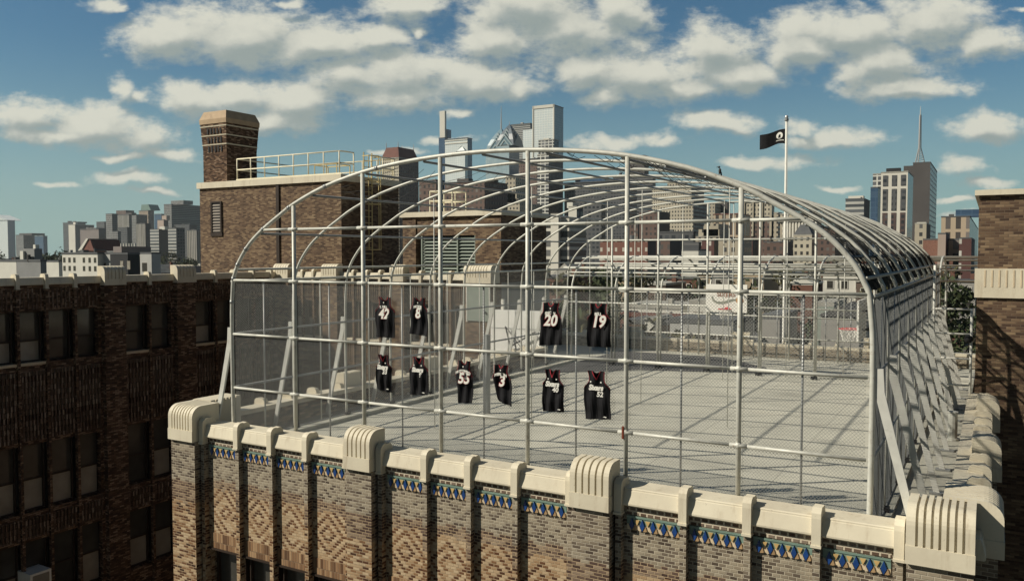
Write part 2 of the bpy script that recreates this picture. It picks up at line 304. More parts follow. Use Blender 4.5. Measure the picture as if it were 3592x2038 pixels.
# ------------------------------------------------------------------ mesh builder
class MB:
    def __init__(s): s.v = []; s.f = []; s.m = []; s.cm = 0
    def quad(s, *p):
        b = len(s.v); s.v += [tuple(q) for q in p]; s.f.append(tuple(range(b, b+len(p)))); s.m.append(s.cm)
    def box(s, x0, x1, y0, y1, z0, z1):
        b = len(s.v)
        s.v += [(x0,y0,z0),(x1,y0,z0),(x1,y1,z0),(x0,y1,z0),(x0,y0,z1),(x1,y0,z1),(x1,y1,z1),(x0,y1,z1)]
        for q in ((3,2,1,0),(4,5,6,7),(0,1,5,4),(1,2,6,5),(2,3,7,6),(3,0,4,7)): s.f.append(tuple(b+i for i in q)); s.m.append(s.cm)
        return s
    def prism(s, poly, fn, a, b):      # poly of 2-D points, fn(p, t) -> 3-D, between t=a and t=b
        k = len(s.v); n = len(poly)
        s.v += [tuple(fn(p, a)) for p in poly] + [tuple(fn(p, b)) for p in poly]
        s.f.append(tuple(k+i for i in range(n))[::-1]); s.m.append(s.cm)
        s.f.append(tuple(k+n+i for i in range(n))); s.m.append(s.cm)
        for i in range(n):
            j = (i+1) % n; s.f.append((k+i, k+j, k+n+j, k+n+i)); s.m.append(s.cm)
        return s
    def tube(s, pts, r, n=8, r2=None):
        pts = [Vector(p) for p in pts]; L = len(pts); k = len(s.v)
        d0 = (pts[1]-pts[0]).normalized(); ref = Vector((0,0,1)) if abs(d0.z) < .9 else Vector((1,0,0))
        for i, p in enumerate(pts):
            d = (pts[min(i+1, L-1)]-pts[max(i-1, 0)]).normalized()
            a = ref - d*ref.dot(d)
            if a.length < 1e-4: a = Vector((1,0,0)) - d*d.x
            a.normalize(); b = d.cross(a); ref = a
            rr = r if r2 is None else r+(r2-r)*i/(L-1)
            for j in range(n):
                t = 2*math.pi*j/n; s.v.append(tuple(p+a*math.cos(t)*rr+b*math.sin(t)*rr))
        for i in range(L-1):
            for j in range(n):
                j2 = (j+1) % n; s.f.append((k+i*n+j, k+i*n+j2, k+(i+1)*n+j2, k+(i+1)*n+j)); s.m.append(s.cm)
        s.f.append(tuple(k+j for j in range(n))[::-1]); s.m.append(s.cm)
        s.f.append(tuple(k+(L-1)*n+j for j in range(n))); s.m.append(s.cm)
        return s
    def bar(s, p0, p1, w, h, up=(0,0,1)):
        p0, p1 = Vector(p0), Vector(p1); d = (p1-p0).normalized(); u = Vector(up); sd = d.cross(u).normalized(); u = sd.cross(d)
        b = len(s.v)
        for p in (p0, p1):
            for a, c in ((-1,-1),(1,-1),(1,1),(-1,1)): s.v.append(tuple(p+sd*a*w/2+u*c*h/2))
        for q in ((3,2,1,0),(4,5,6,7),(0,1,5,4),(1,2,6,5),(2,3,7,6),(3,0,4,7)): s.f.append(tuple(b+i for i in q)); s.m.append(s.cm)
        return s
    def sphere(s, c, r, n=10, sq=(1,1,1)):
        k = len(s.v); rows = n//2+1
        for i in range(rows):
            th = math.pi*i/(rows-1)
            for j in range(n):
                ph = 2*math.pi*j/n
                s.v.append((c[0]+r*sq[0]*math.sin(th)*math.cos(ph), c[1]+r*sq[1]*math.sin(th)*math.sin(ph), c[2]+r*sq[2]*math.cos(th)))
        for i in range(rows-1):
            for j in range(n):
                j2 = (j+1) % n; s.f.append((k+i*n+j, k+(i+1)*n+j, k+(i+1)*n+j2, k+i*n+j2)); s.m.append(s.cm)
        return s
    def build(s, name, mats, parent=None, smooth=False, xf=None):
        me = bpy.data.meshes.new(name)
        off = Vector(parent_origin(parent)) if parent else Vector((0,0,0))
        vs = [(xf(Vector(v)) if xf else Vector(v))-off for v in s.v]
        me.from_pydata([tuple(v) for v in vs], [], s.f)
        if isinstance(mats, str): mats = [mats]
        for m in mats: me.materials.append(MATS[m])
        if len(mats) > 1: me.polygons.foreach_set('material_index', s.m)
        if smooth: me.polygons.foreach_set('use_smooth', [True]*len(me.polygons))
        bm = bmesh.new(); bm.from_mesh(me); bmesh.ops.recalc_face_normals(bm, faces=bm.faces); bm.to_mesh(me); bm.free()
        o = bpy.data.objects.new(name, me); COL.objects.link(o)
        if parent: o.parent = parent
        return o
def parent_origin(p):
    v = Vector(p.location)
    while p.parent: p = p.parent; v += Vector(p.location)
    return v
def tag(o, label=None, cat=None, group=None, kind=None):
    if label: o['label'] = label
    if cat: o['category'] = cat
    if group: o['group'] = group
    if kind: o['kind'] = kind
    return o
def thing(name, label, cat, loc=(0,0,0), group=None):
    o = bpy.data.objects.new(name, None); COL.objects.link(o); o.location = loc; o.empty_display_size = .3
    return tag(o, label, cat, group)
def dup(o, parent=None, move=None):
    c = o.copy(); COL.objects.link(c); c.parent = parent
    if move is not None: c.location = Vector(o.location)+Vector(move)
    for ch in o.children: dup(ch, c)
    return c
def text_mesh(name, s, size, mat, parent, at, rz=0, bold=.0, shear=0, align='CENTER', arc=0, sx=1, depth=.002, rx=math.pi/2):
    cu = bpy.data.curves.new(name, 'FONT'); cu.body = s; cu.size = size; cu.align_x = align; cu.align_y = 'CENTER'
    cu.offset = bold; cu.shear = shear; cu.extrude = depth; cu.resolution_u = 3
    tmp = bpy.data.objects.new(name, cu); COL.objects.link(tmp)
    me = bpy.data.meshes.new_from_object(tmp.evaluated_get(bpy.context.evaluated_depsgraph_get()))
    bpy.data.objects.remove(tmp)
    for v in me.vertices:
        v.co.x *= sx
        if arc: v.co.y -= arc*v.co.x*v.co.x
    me.materials.clear(); me.materials.append(MATS[mat]); me.name = name
    o = bpy.data.objects.new(name, me); COL.objects.link(o); o.parent = parent
    o.location = Vector(at)-(parent_origin(parent) if parent else Vector((0,0,0))); o.rotation_euler = (rx, 0, rz)
    return o
# ------------------------------------------------------------------ setting: ground
GZ = -24.0
g = MB(); g.quad((-9000,-200,GZ),(9000,-200,GZ),(9000,9000,GZ),(-9000,9000,GZ))
m, t, b = newmat('city_ground', .95)
gn = NOISE(t, pos(t), .02, 6, .7)
t.links.new(RAMP(t, gn, [(.3, (.05,.052,.048)), (.5, (.12,.115,.10)), (.7, (.20,.19,.165))]), b.inputs['Base Color'])
tag(g.build('ground', 'city_ground'), kind='structure')
# ------------------------------------------------------------------ terracotta parapets
def frame(ox, oy, ang):
    c, s = math.cos(ang), math.sin(ang)
    return lambda x, y, z: Vector((ox+x*c-y*s, oy+x*s+y*c, z))
def arc2(cx, cy, r, a0, a1, n): return [(cx+r*math.cos(R_(a0+(a1-a0)*i/n)), cy+r*math.sin(R_(a0+(a1-a0)*i/n))) for i in range(n+1)]
CAPP = [(-.30,.20),(-.30,.69)] + arc2(-.06,.69,.24,180,90,7)[1:] + [(.16,.93),(.16,.20)]
CAPG = [(-.262,.20),(-.262,.69)] + arc2(-.06,.69,.202,180,90,7)[1:] + [(.05,.885),(.16,.885),(.16,.20)]
def pier_cap(root, T, x0, x1, zb, flutes=5, depth=None):
    mb = MB(); P = CAPP; G = CAPG
    if flutes > 5: depth = .42
    if depth:
        P = [(y if y < .15 else depth, z) for y, z in CAPP]; G = [(y if y < .15 else depth, z) for y, z in CAPG]
    lowP = [(-.312,.18),(-.312,.42),(P[-1][0],.42),(P[-1][0],.18)]
    fn = lambda p, x: T(x, p[0], p[1]+zb)
    mb.prism(lowP, fn, x0-.006, x1+.006)
    clip = lambda Q: [(y, max(z, .421)) for y, z in Q]
    w = x1-x0; mg = w*.16; gw = .032; step = (w-2*mg)/(flutes-1)
    xs = x0
    for i in range(flutes):
        c = x0+mg+i*step
        mb.prism(clip(P), fn, xs, c-gw/2); mb.prism(clip(G), fn, c-gw/2+1e-4, c+gw/2-1e-4); xs = c+gw/2
    mb.prism(clip(P), fn, xs, x1)
    return mb.build('pier_cap', 'terracotta', root)
PILP = [(-.155,.13),(-.155,.54)] + arc2(-.03,.56,.125,180,60,5)[1:] + arc2(.07,.56,.125,70,0,4) + [(.195,.46),(-.02,.46),(-.02,.13)]
def pil_cap(root, T, x, zb, w=.125):
    mb = MB(); mb.prism(PILP, lambda p, q: T(q, p[0], p[1]+zb), x-w/2, x+w/2)
    mb.prism([(-.172,.13),(-.172,.165),(-.02,.165),(-.02,.13)], lambda p, q: T(q, p[0], p[1]+zb), x-w/2-.008, x+w/2+.008)
    return mb.build('pilaster_cap', 'terracotta', root)
COPP = [(.02,.27),(-.082,.272),(-.10,.285),(-.102,.31),(-.055,.505),(-.045,.512),(-.045,.532),(-.03,.545),(.40,.545),(.40,.44),(.02,.44)]
def coping(root, T, x0, x1, zb):
    mb = MB(); mb.prism(COPP, lambda p, q: T(q, p[0], p[1]+zb), x0, x1)
    n = max(1, round((x1-x0)/1.0))
    return mb.build('coping', 'terracotta', root)
def parapet(root, T, length, zb, piers, pils, brick_m='brick_pier', pilbase=-22, flutes=5, copings=True, shaft=True):
    """piers: (x0,x1,flutes); pils: x list. Brick shafts run down to pilbase, terracotta on top."""
    pts = sorted([(a, b) for a, b, *_ in piers])
    for a, b, *k in piers:
        pier_cap(root, T, a, b, zb, *(k or [flutes]))
        if (k or [5])[0] <= 5: MB().prism([(.165,.44),(.165,.545),(.40,.545),(.40,.44)], lambda p, q: T(q, p[0], p[1]+zb), a, b).build('coping', 'terracotta', root)
        if shaft:
            s = MB(); s.prism([(-.24,pilbase),(-.24,.20+zb),(.05,.20+zb),(.05,pilbase)], lambda p, q: T(q, p[0], p[1]), a+.01, b-.01); s.build('brick_pier', brick_m, root)
    for x in pils:
        pil_cap(root, T, x, zb)
        if shaft:
            s = MB(); s.prism([(-.115,pilbase),(-.115,.14+zb),(.03,.14+zb),(.03,pilbase)], lambda p, q: T(q, p[0], p[1]), x-.05, x+.05); s.build('brick_pilaster', brick_m, root)
    if copings:
        edges = [0] + sum([[a, b] for a, b in pts], []) + [length]
        for i in range(0, len(edges), 2):
            cuts = [edges[i]] + [x for x in sorted(pils) if edges[i]+.1 < x < edges[i+1]-.1] + [edges[i+1]]
            for c0, c1 in zip(cuts, cuts[1:]):
                if c1-c0 > .05: coping(root, T, c0+.003, c1-.003, zb)
def sash_window(root, T, x0, x1, zs, zh, yo=.20, shade=.45, mat='frame_brown', sill=None, blind='glass_shade'):
    """double-hung: frame (with meeting rail) > upper pane, lower pane"""
    f = MB(); P = lambda a, b, c, d, y0, y1: f.prism([(a,c),(b,c),(b,d),(a,d)], lambda p, q: T(p[0], q, p[1]), y0, y1)
    w = .05; zm = zs+(zh-zs)*shade
    P(x0, x0+w, zs, zh, yo-.08, yo+.06); P(x1-w, x1, zs, zh, yo-.08, yo+.06)
    P(x0+w, x1-w, zh-w, zh, yo-.08, yo+.06); P(x0+w, x1-w, zs, zs+w, yo-.08, yo+.06); P(x0+w, x1-w, zm-.03, zm+.03, yo-.06, yo+.06)
    fo = f.build('window', mat, root)
    a = MB(); a.prism([(x0+w,zm+.03),(x1-w,zm+.03),(x1-w,zh-w),(x0+w,zh-w)], lambda p, q: T(p[0], q, p[1]), yo-.012, yo+.02); a.build('pane', 'glass_dark', fo)
    a = MB(); a.prism([(x0+w,zs+w),(x1-w,zs+w),(x1-w,zm-.03),(x0+w,zm-.03)], lambda p, q: T(p[0], q, p[1]), yo+.016, yo+.05); a.build('pane', blind, fo)
    if sill:
        a = MB(); a.prism([(x0-.02,zs-.10),(x1+.02,zs-.10),(x1+.02,zs-.003),(x0-.02,zs-.003)], lambda p, q: T(p[0], q, p[1]), -.06, yo-.085); a.build('sill', sill, fo)
    return fo
# ------------------------------------------------------------------ the building in front, its roof is the court
bld = thing('brick_building', 'tan patterned brick building in front with cream terracotta parapet and rooftop court', 'building', (-7.8, 20, GZ))
d = MB(); d.box(-15.13, -.47, 12.52, 34.5, -.4, 0); d.box(-17.81, -15.131, 29.3, 34.5, -.4, 0); d.build('roof_deck', 'deck_concrete', bld)
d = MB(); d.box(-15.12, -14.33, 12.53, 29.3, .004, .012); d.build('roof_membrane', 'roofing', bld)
d = MB(); d.prism([(-13.95,25.6),(-11,28.2),(-8.2,29.1),(-6.6,29.7),(-7.2,31.2),(-9.5,33.4),(-13.95,33.4)], lambda p, q: (p[0], p[1], q), .003, .007); d.build('dark_patch', 'roofing', bld)  # thin dark polygon laid over the rear of the deck
d = MB(); d.box(-14.27, -14.02, 12.6, 29.1, .006, .09); d.build('curb', 'deck_concrete', bld)
d = MB(); d.box(-1.56, -1.30, 12.6, 29.1, .006, .09); d.build('curb', 'deck_concrete', bld)
T0 = frame(0, 12.1, 0)
P = [(-15.49,-14.72,7),(-10.49,-9.87,5),(-5.77,-5.10,5),(-.91,-.12,7)]
pils = []; panels = []
for (a0, a1, _), (b0, b1, _) in zip(P, P[1:]):
    s0, s1 = a1+.09, b0-.09; w = (b0-a1-.36)/4
    xs = [a1+.18+w*i for i in range(5)]
    pils += [s0, s1] + xs[1:4]
    for i in range(4):
        panels.append((xs[i]+(.055 if i else 0), xs[i+1]-(.055 if i < 3 else 0)))
parapet(bld, T0, 0, 0, P, pils, copings=False)
for (a0, a1, _), (b0, b1, _) in zip(P, P[1:]):
    cuts = [a1] + sorted(x for x in pils if a1 < x < b0) + [b0]
    for c0, c1 in zip(cuts, cuts[1:]): coping(bld, T0, c0+.005, c1-.005, 0)
w_ = MB(); w_.box(-15.47, -.14, 12.1, 12.5, -2.12, .438)
for zt, zb_ in ((-4.5,-5.6),(-8,-9.2),(-11.6,-GZ*-1)): w_.box(-15.47, -.14, 12.12, 12.5, zb_, zt)
for (a0, a1, _) in P: w_.box(a0-.1, a1+.1, 12.13, 12.5, GZ, -2.122)
w_.build('wall', 'brick_front', bld)
def tile_band(x0, x1):
    t_ = MB(); n = 5; L = x1-x0-.03; x0 += .015; s = L/n; z1, z0 = .10, -.115
    t_.cm = 0; t_.box(x0, x0+L, 12.085, 12.0985, -.03, z1)            # teal field
    t_.box(x0, x0+L, 12.074, 12.085, z1-.024, z1+.006)                     # top fillet
    t_.cm = 4; t_.box(x0, x0+L, 12.085, 12.0985, z0+.01, -.0301)
    for i in range(n):
        c = x0+s*(i+.5); e = x0+s*i
        q = lambda p, y: (p[0], y, p[1])
        t_.cm = 2; t_.prism([(c,z1-.03),(c+s*.23,-.035),(c,z0),(c-s*.23,-.035)], q, 12.06, 12.084)
        t_.cm = 1
        if i: t_.prism([(e-s*.22,z1-.05),(e+s*.22,z1-.05),(e,-.035)], q, 12.066, 12.0842)
        t_.cm = 3; t_.prism([(c+s*.05,z0),(c+s*.30,-.03),(c+s*.44,z0+.01),(c+s*.3,z0)], q, 12.068, 12.0836)
        t_.cm = 4; t_.prism([(c-s*.10,z0+.004),(c-s*.34,-.02),(c-s*.36,z0+.004)], q, 12.069, 12.0834)
    return t_.build('tile_band', ['tile_teal','tile_gold','tile_blue','tile_orange','terracotta_dirty'], bld)
for (x0, x1) in panels:
    tile_band(x0, x1)
    b_ = MB(); b_.box(x0+.01, x1-.01, 12.092, 12.0995, .118, .265); b_.build('brick_band', 'brick_band', bld)
    b_ = MB(); b_.box(x0+.005, x1-.005, 12.088, 12.0996, -2.125, -1.80); b_.build('soldier_course', 'brick_soldier', bld)
    b_ = MB(); b_.box(x0, x1, 12.06, 12.14, -2.165, -2.126); b_.build('lintel', 'frame_brown', bld)
    sash_window(bld, T0, x0+.01, x1-.01, -4.45, -2.17, yo=.22, shade=.5, blind='glass_shade')
# court side wall of the parapets
T1 = frame(-.10, 12.1, math.pi/2)                                        # right side, facing east
q1 = [(.45,1.30,7),(4.75,5.45,5),(9.45,10.15,5)]
p1 = [1.40,2.1,2.86,3.77,4.66,5.54,6.45,7.4,8.4,9.36,10.24,11.1,12.0]
parapet(bld, T1, 12.85, 0, q1, p1)
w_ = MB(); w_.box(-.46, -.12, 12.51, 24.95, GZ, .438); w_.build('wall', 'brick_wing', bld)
T2 = frame(-15.50, 28.9, -math.pi/2)                                      # left side, facing the light court
q2 = [(15.45,16.3,7),(10.9,11.6,5),(7.1,7.85,5)]
p2 = [1.2,2.2,3.2,4.2,5.2,6.05,7.0,7.95,8.9,9.85,10.8,11.7,12.65,13.55,14.45,15.35]
parapet(bld, T2, 16.6, 0, q2, p2)
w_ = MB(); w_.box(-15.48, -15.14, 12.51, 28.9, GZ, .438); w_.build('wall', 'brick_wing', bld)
T3 = frame(-.3, 34.9, math.pi)                                            # far end of the roof
w_ = MB(); w_.box(-18.2, -.12, 34.5, 34.9, GZ, .438); w_.build('wall', 'brick_front', bld)
parapet(bld, T3, 17.9, 0, [(3.2,4.0,5),(8.4,9.2,5),(13.3,14.1,5)], [1,2,3.1,5,6,7,8.3,10.2,11.2,12.2,13.2,15,16,17])
# ------------------------------------------------------------------ left wing over the light court
wing = thing('brick_wing', 'shadowed dark brown brick wing with rows of sash windows on the left', 'building', (-34, 18, GZ))
XW = -30.05
TW = frame(XW, 6.0, math.pi/2)
zoff = 2.80
q = [(y-6, y-6+.92, 5) for y in (8.3, 14.0-.0-1.9+.05, 19.93, 23.25)]
q = [(2.1,3.0,5),(8.2,9.1,5),(13.93,14.85,5),(17.25,18.2,5)]
pw = [4.3,5.6,6.9,9.6,10.7,11.75,12.85,16.05,19.4,20.5,21.6,22.7]
parapet(wing, TW, 23.3, zoff, q, pw, brick_m='brick_wing', pilbase=GZ)
bays = []
edges = sorted([(a-.0, b) for a, b, _ in q])
cuts = [0] + sorted(pw) + [23.3]
stops = sorted([('p', x, x) for x in pw] + [('q', a, b) for a, b, _ in q] + [('e', 23.3, 23.3)], key=lambda s: s[1])
prev = 0
for k, a, b in stops:
    if a-prev > .5: bays.append((prev+.07, a-.07))
    prev = b
rows = [(2.12, .28, .42), (-2.72, -5.15, .47), (-6.25, -8.6, .5), (-9.9, -12.2, .5)]
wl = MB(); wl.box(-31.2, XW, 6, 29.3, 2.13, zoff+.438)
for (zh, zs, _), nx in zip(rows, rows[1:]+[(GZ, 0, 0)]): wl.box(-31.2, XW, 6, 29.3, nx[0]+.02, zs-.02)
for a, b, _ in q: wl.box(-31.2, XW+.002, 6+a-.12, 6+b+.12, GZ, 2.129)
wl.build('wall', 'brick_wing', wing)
wb = MB(); wb.box(-44, -31.21, 6, 29.3, GZ, 2.9); wb.build('roof', 'roof_light', wing)
AC_BAY = None
for (y0, y1) in bays:
    for ri, (zh, zs, sh) in enumerate(rows):
        if y0 < 7.5 and ri > 1: continue
        r = rnd.random()
        sash_window(wing, TW, y0, y1, zs, zh, yo=.28, shade=sh, sill='terracotta_dirty' if (ri == 0 and r < .55) else None,
                    blind='glass_shade' if r < (.25 if ri == 0 else .75) else 'glass_dark')
    for zt, zb_ in ((-.05, -2.55), (-5.35, -6.1)):                        # fluted brick spandrels between the storeys
        f = MB(); n = 7; s = (y1-y0)/n
        for i in range(n): f.prism([(y0+s*i+.02, zb_), (y0+s*i+s*.62, zb_), (y0+s*i+s*.62, zt), (y0+s*i+.02, zt)], lambda p, qv: TW(p[0], qv, p[1]), -.085, -.002)
        f.build('fluted_spandrel', 'brick_flute', wing)
    f = MB(); n = 6; s = (y1-y0)/n
    for i in range(n): f.prism([(y0+s*i+.02, 2.2), (y0+s*i+s*.5, 2.2), (y0+s*i+s*.5, 2.95), (y0+s*i+.02, 2.95)], lambda p, qv: TW(p[0], qv, p[1]), -.04, -.002)
    f.build('fluted_spandrel', 'brick_flute', wing)
# ------------------------------------------------------------------ rear block closing the light court
rear = thing('brick_wing', 'sunlit rear brick wall with fluted spandrels closing the light court behind the cage', 'building', (-24, 31, GZ))
TR = frame(-30.04, 29.3, 0)
q = [(2.96,3.95,5),(7.28,7.78,5),(10.85,12.22,7)]
pr_ = [.9,1.9,2.85,4.6,5.45,6.3,8.5,9.3,10.1]
q = [(-.1,.85,5),(2.98,3.9,5),(7.0,7.75,5),(10.9,12.24,8)]
pr_ = [1.6,2.3,4.75,5.55,6.3,8.55,9.3,10.1]
parapet(rear, TR, 12.24, zoff, q, pr_, brick_m='brick_tower', pilbase=GZ)
stops = sorted([('p', x, x) for x in pr_] + [('q', a, b) for a, b, _ in q], key=lambda s: s[1])
prev = None; bays = []
for k, a, b in stops:
    if prev is not None and a-prev > .4: bays.append((prev+.07, a-.07))
    prev = b
wl = MB(); wl.box(-30.02, -17.82, 29.3, 29.9, 2.03, zoff+.438)
wl.box(-30.02, -17.82, 29.3, 29.9, -2.6, .33); wl.box(-30.02, -17.82, 29.3, 29.9, GZ, -5.2)
for a, b, _ in q: wl.box(max(-30.02,-30.04+a-.1), -30.04+b+(.1 if b < 12 else -.02), 29.301, 29.9, GZ, 2.029)
wl.build('wall', 'brick_tower', rear)
for (x0, x1) in bays:
    for zh, zs in ((2.02, .34), (-2.62, -5.1)):
        sash_window(rear, TR, x0, x1, zs, zh, yo=.24, shade=.5, mat='frame_light', sill='terracotta' if zs > 0 else None, blind='glass_shade')
    for zt, zb_ in ((2.95, 2.15), (.15, -2.5)):
        f = MB(); n = 6; s = (x1-x0)/n
        for i in range(n): f.prism([(x0+s*i+.02, zb_), (x0+s*i+s*.6, zb_), (x0+s*i+s*.6, zt), (x0+s*i+.02, zt)], lambda p, qv: TR(p[0], qv, p[1]), -.06, -.002)
        f.build('fluted_spandrel', 'brick_tower', rear)
d = MB(); d.box(-26.6, -17.84, 29.92, 34.3, GZ, 2.98); d.build('roof', 'roof_light', rear)
# ------------------------------------------------------------------ stair tower with chimney
tw = thing('stair_tower', 'brown brick stair tower with louvred window behind the left wing', 'building', (-31.5, 32, GZ))
d = MB()
d.box(-36.4, -26.6, 29.92, 34.3, GZ, 7.62)
d.build('wall', 'brick_tower', tw)
d = MB(); d.box(-36.5, -26.5, 29.80, 34.42, 7.62, 7.93); d.build('coping', 'terracotta', tw)
d = MB(); d.box(-30.78, -30.58, 29.85, 29.915, 0, 7.85); d.build('downspout', 'frame_brown', tw)
fr = MB(); fr.box(-35.55, -34.68, 29.86, 29.915, 5.12, 5.30); fr.box(-35.52,-35.42,29.85,29.915,5.3,6.92); fr.box(-34.8,-34.7,29.85,29.915,5.3,6.92); fr.box(-35.42,-34.8,29.85,29.915,6.85,6.92)
fo = fr.build('louvre_window', 'frame_brown', tw)
lv = MB()
for i in range(10):
    z = 5.36+i*.148; lv.quad((-35.40,29.87,z),(-34.82,29.87,z),(-34.82,29.912,z+.10),(-35.40,29.912,z+.10))
lv.build('slats', 'frame_light', fo)
bk = MB(); bk.box(-35.42,-34.8,29.90,29.918,5.3,6.85); bk.build('recess', 'black_iron', fo)
ch = thing('chimney', 'square dark brick chimney with flared tan cap and pale bands on the stair tower', 'chimney', (-35.3, 31.2, 7.93))
cx0, cx1, cy0, cy1 = -36.20, -34.42, 30.02, 32.05
d = MB(); d.box(cx0, cx1, cy0, cy1, 7.93, 9.6)
def ring(z, o): return [(cx0-o,cy0-o,z),(cx1+o,cy0-o,z),(cx1+o,cy1+o,z),(cx0-o,cy1+o,z)]
def frustum(mb, z0, o0, z1, o1):
    a, b_ = ring(z0, o0), ring(z1, o1)
    for i in range(4): j = (i+1) % 4; mb.quad(a[i], a[j], b_[j], b_[i])
    mb.quad(*a[::-1]); mb.quad(*b_)
frustum(d, 9.6, 0, 10.95, .09)
d.build('shaft', 'brick_wing', ch)
for z, o in ((9.86,.03),(10.33,.062),(10.80,.094)):
    d = MB(); frustum(d, z, o, z+.055, o+.010); d.build('band', 'terracotta', ch)
d = MB(); frustum(d, 10.96, .115, 11.2, .125); frustum(d, 11.2, .125, 11.62, -.04); d.build('cap', 'stone_tan', ch)
for k in range(5):
    for z0, z1 in ((9.5,9.82),(9.96,10.26),(10.43,10.72)):
        x = cx0+.42+k*.24; o = (z0-9.6)/1.35*.09+.012; MB().box(x, x+.10, cy0-o-.03, cy0, z0, z1).build('recess', 'black_iron', ch)
# ------------------------------------------------------------------ louvred penthouse
ph = thing('brick_penthouse', 'brick mechanical penthouse with wide grey-green louvres behind the cage', 'building', (-20.5, 32, 2.9))
d = MB(); d.box(-23.0, -22.28, 29.93, 34.0, 2.99, 5.82); d.box(-22.28,-19.14,29.98,34.0,5.0,5.82); d.box(-19.14,-17.86,29.93,34.0,2.99,5.82); d.box(-22.28,-19.14,30.6,34.0,2.99,5.0)
d.build('wall', 'brick_tower', ph)
d = MB(); d.box(-23.1, -17.78, 29.83, 34.1, 5.82, 6.04); d.build('coping', 'terracotta', ph)
d = MB()
for i in range(13):
    z = 3.1+i*.145; d.quad((-22.0,30.02,z),(-19.2,30.02,z),(-19.2,30.16,z+.11),(-22.0,30.16,z+.11))
d.build('louvre', 'sage_metal', ph)
d = MB()
for x in (-22.0,-21.05,-20.1,-19.18): d.box(x-.03, x+.03, 29.99, 30.06, 3.0, 5.0)
d.build('louvre_frame', 'sage_metal', ph)
d = MB(); d.box(-22.27,-19.15,30.3,30.5,2.99,4.99); d.build('recess', 'black_iron', ph)
bx = thing('rail_frame', 'small pale yellow railing frame on the roof of the louvred penthouse', 'railing', (-21.2, 30.5, 6.04))
d = MB()
for x in (-21.9,-21.28,-20.7):
    d.tube([(x,30.5,6.04),(x,30.5,7.0)], .035, 6); d.tube([(x,31.6,6.04),(x,31.6,7.0)], .035, 6)
d.build('post', 'cream_paint', bx)
d = MB()
for z in (6.55, 6.98):
    for y in (30.5, 31.6): d.tube([(-21.9,y,z),(-20.7,y,z)], .032, 6)
    for x in (-21.9,-20.7): d.tube([(x,30.5,z),(x,31.6,z)], .032, 6)
d.build('rail', 'cream_paint', bx)
# ------------------------------------------------------------------ right tower
rt = thing('brick_tower', 'tan brick tower at the right edge with fluted cream band', 'building', (3, 28, GZ))
d = MB(); d.box(-.36, 7.5, 25.0, 33, GZ, 5.72); d.build('wall', 'brick_tower', rt)
d = MB(); d.box(-.46, 7.6, 24.88, 33.1, 5.72, 5.86); d.build('coping', 'terracotta', rt)
d = MB(); d.box(-.42, 7.55, 24.93, 25.1, 3.06, 3.82)
d.build('band', 'terracotta', rt)
for i in range(46):
    d = MB(); x = -.20+i*.162; d.box(x, x+.035, 24.92, 24.9295, 3.34, 3.78)
    if i == 0: fl0 = d.build('flute', 'terracotta_dirty', rt)
    else:
        c = fl0.copy(); COL.objects.link(c); c.parent = rt; c.location = Vector(fl0.location)+Vector((i*.162,0,0))
hb = MB(); hb.box(2.1, 2.6, 25.6, 26.2, 5.86, 6.35); hb.box(2.05,2.65,25.55,26.25,6.35,6.42)
tag(hb.build('roof_vent', 'black_iron'), 'small dark box vent standing on the right brick tower', 'vent')
# ------------------------------------------------------------------ barrel cage over the court
BAY, CX0, CY0 = 1.8288, -14.264, 12.544
CW = 7*BAY; EZ = 3.635; SP = 1.167
prof = [(0,0),(.0,.0),(.03,.14),(.106,.405),(.276,.765),(.494,1.065),(.75,1.34),(1.0,1.585),(1.45,1.90),(2.0,2.145),(2.5,2.275),(3.0,2.345),(3.5,2.37)]
def archpts(x0=CX0, ez=EZ):
    L = [(x0-.02,0.0),(x0-.035,1.5),(x0-.03,2.9),(x0+.0,3.35),(x0+.03,ez)]
    L += [(x0+.03+a*BAY*(1-.0047), ez+h) for a, h in prof[2:]]
    return L + [(2*(x0+CW/2)-x, z) for x, z in L[-2::-1]]
ARCH = archpts()
def arch_z(x):
    for (a, za), (b, zb) in zip(ARCH[4:], ARCH[5:]):
        if a <= x <= b: return za+(zb-za)*(x-a)/(b-a)
    return EZ
def smooth_line(pts, n=3):
    out = []
    for i in range(len(pts)-1):
        p0, p1, p2, p3 = pts[max(i-1,0)], pts[i], pts[i+1], pts[min(i+2,len(pts)-1)]
        for k in range(n):
            t = k/n
            out.append(tuple(.5*((2*b)+(-a+c)*t+(2*a-5*b+4*c-d)*t*t+(-a+3*b-3*c+d)*t**3) for a, b, c, d in zip(p0, p1, p2, p3)))
    return out+[pts[-1]]
ARS = smooth_line(ARCH, 3)
cage = thing('sports_cage', 'large galvanised pipe cage with barrel vault roof over the rooftop court', 'cage', (-7.86, 20.8, 0))
rib0 = MB().tube([(x, CY0, z) for x, z in ARS], .041, 10).build('rib', 'steel_white', cage, smooth=True)
r1 = MB().tube([(x, CY0+BAY, z) for x, z in ARS], .031, 8).build('rib', 'steel_white', cage, smooth=True)
for k in range(2, 10):
    c = r1.copy(); COL.objects.link(c); c.parent = cage; c.location = Vector(r1.location)+Vector((0,(k-1)*BAY,0))
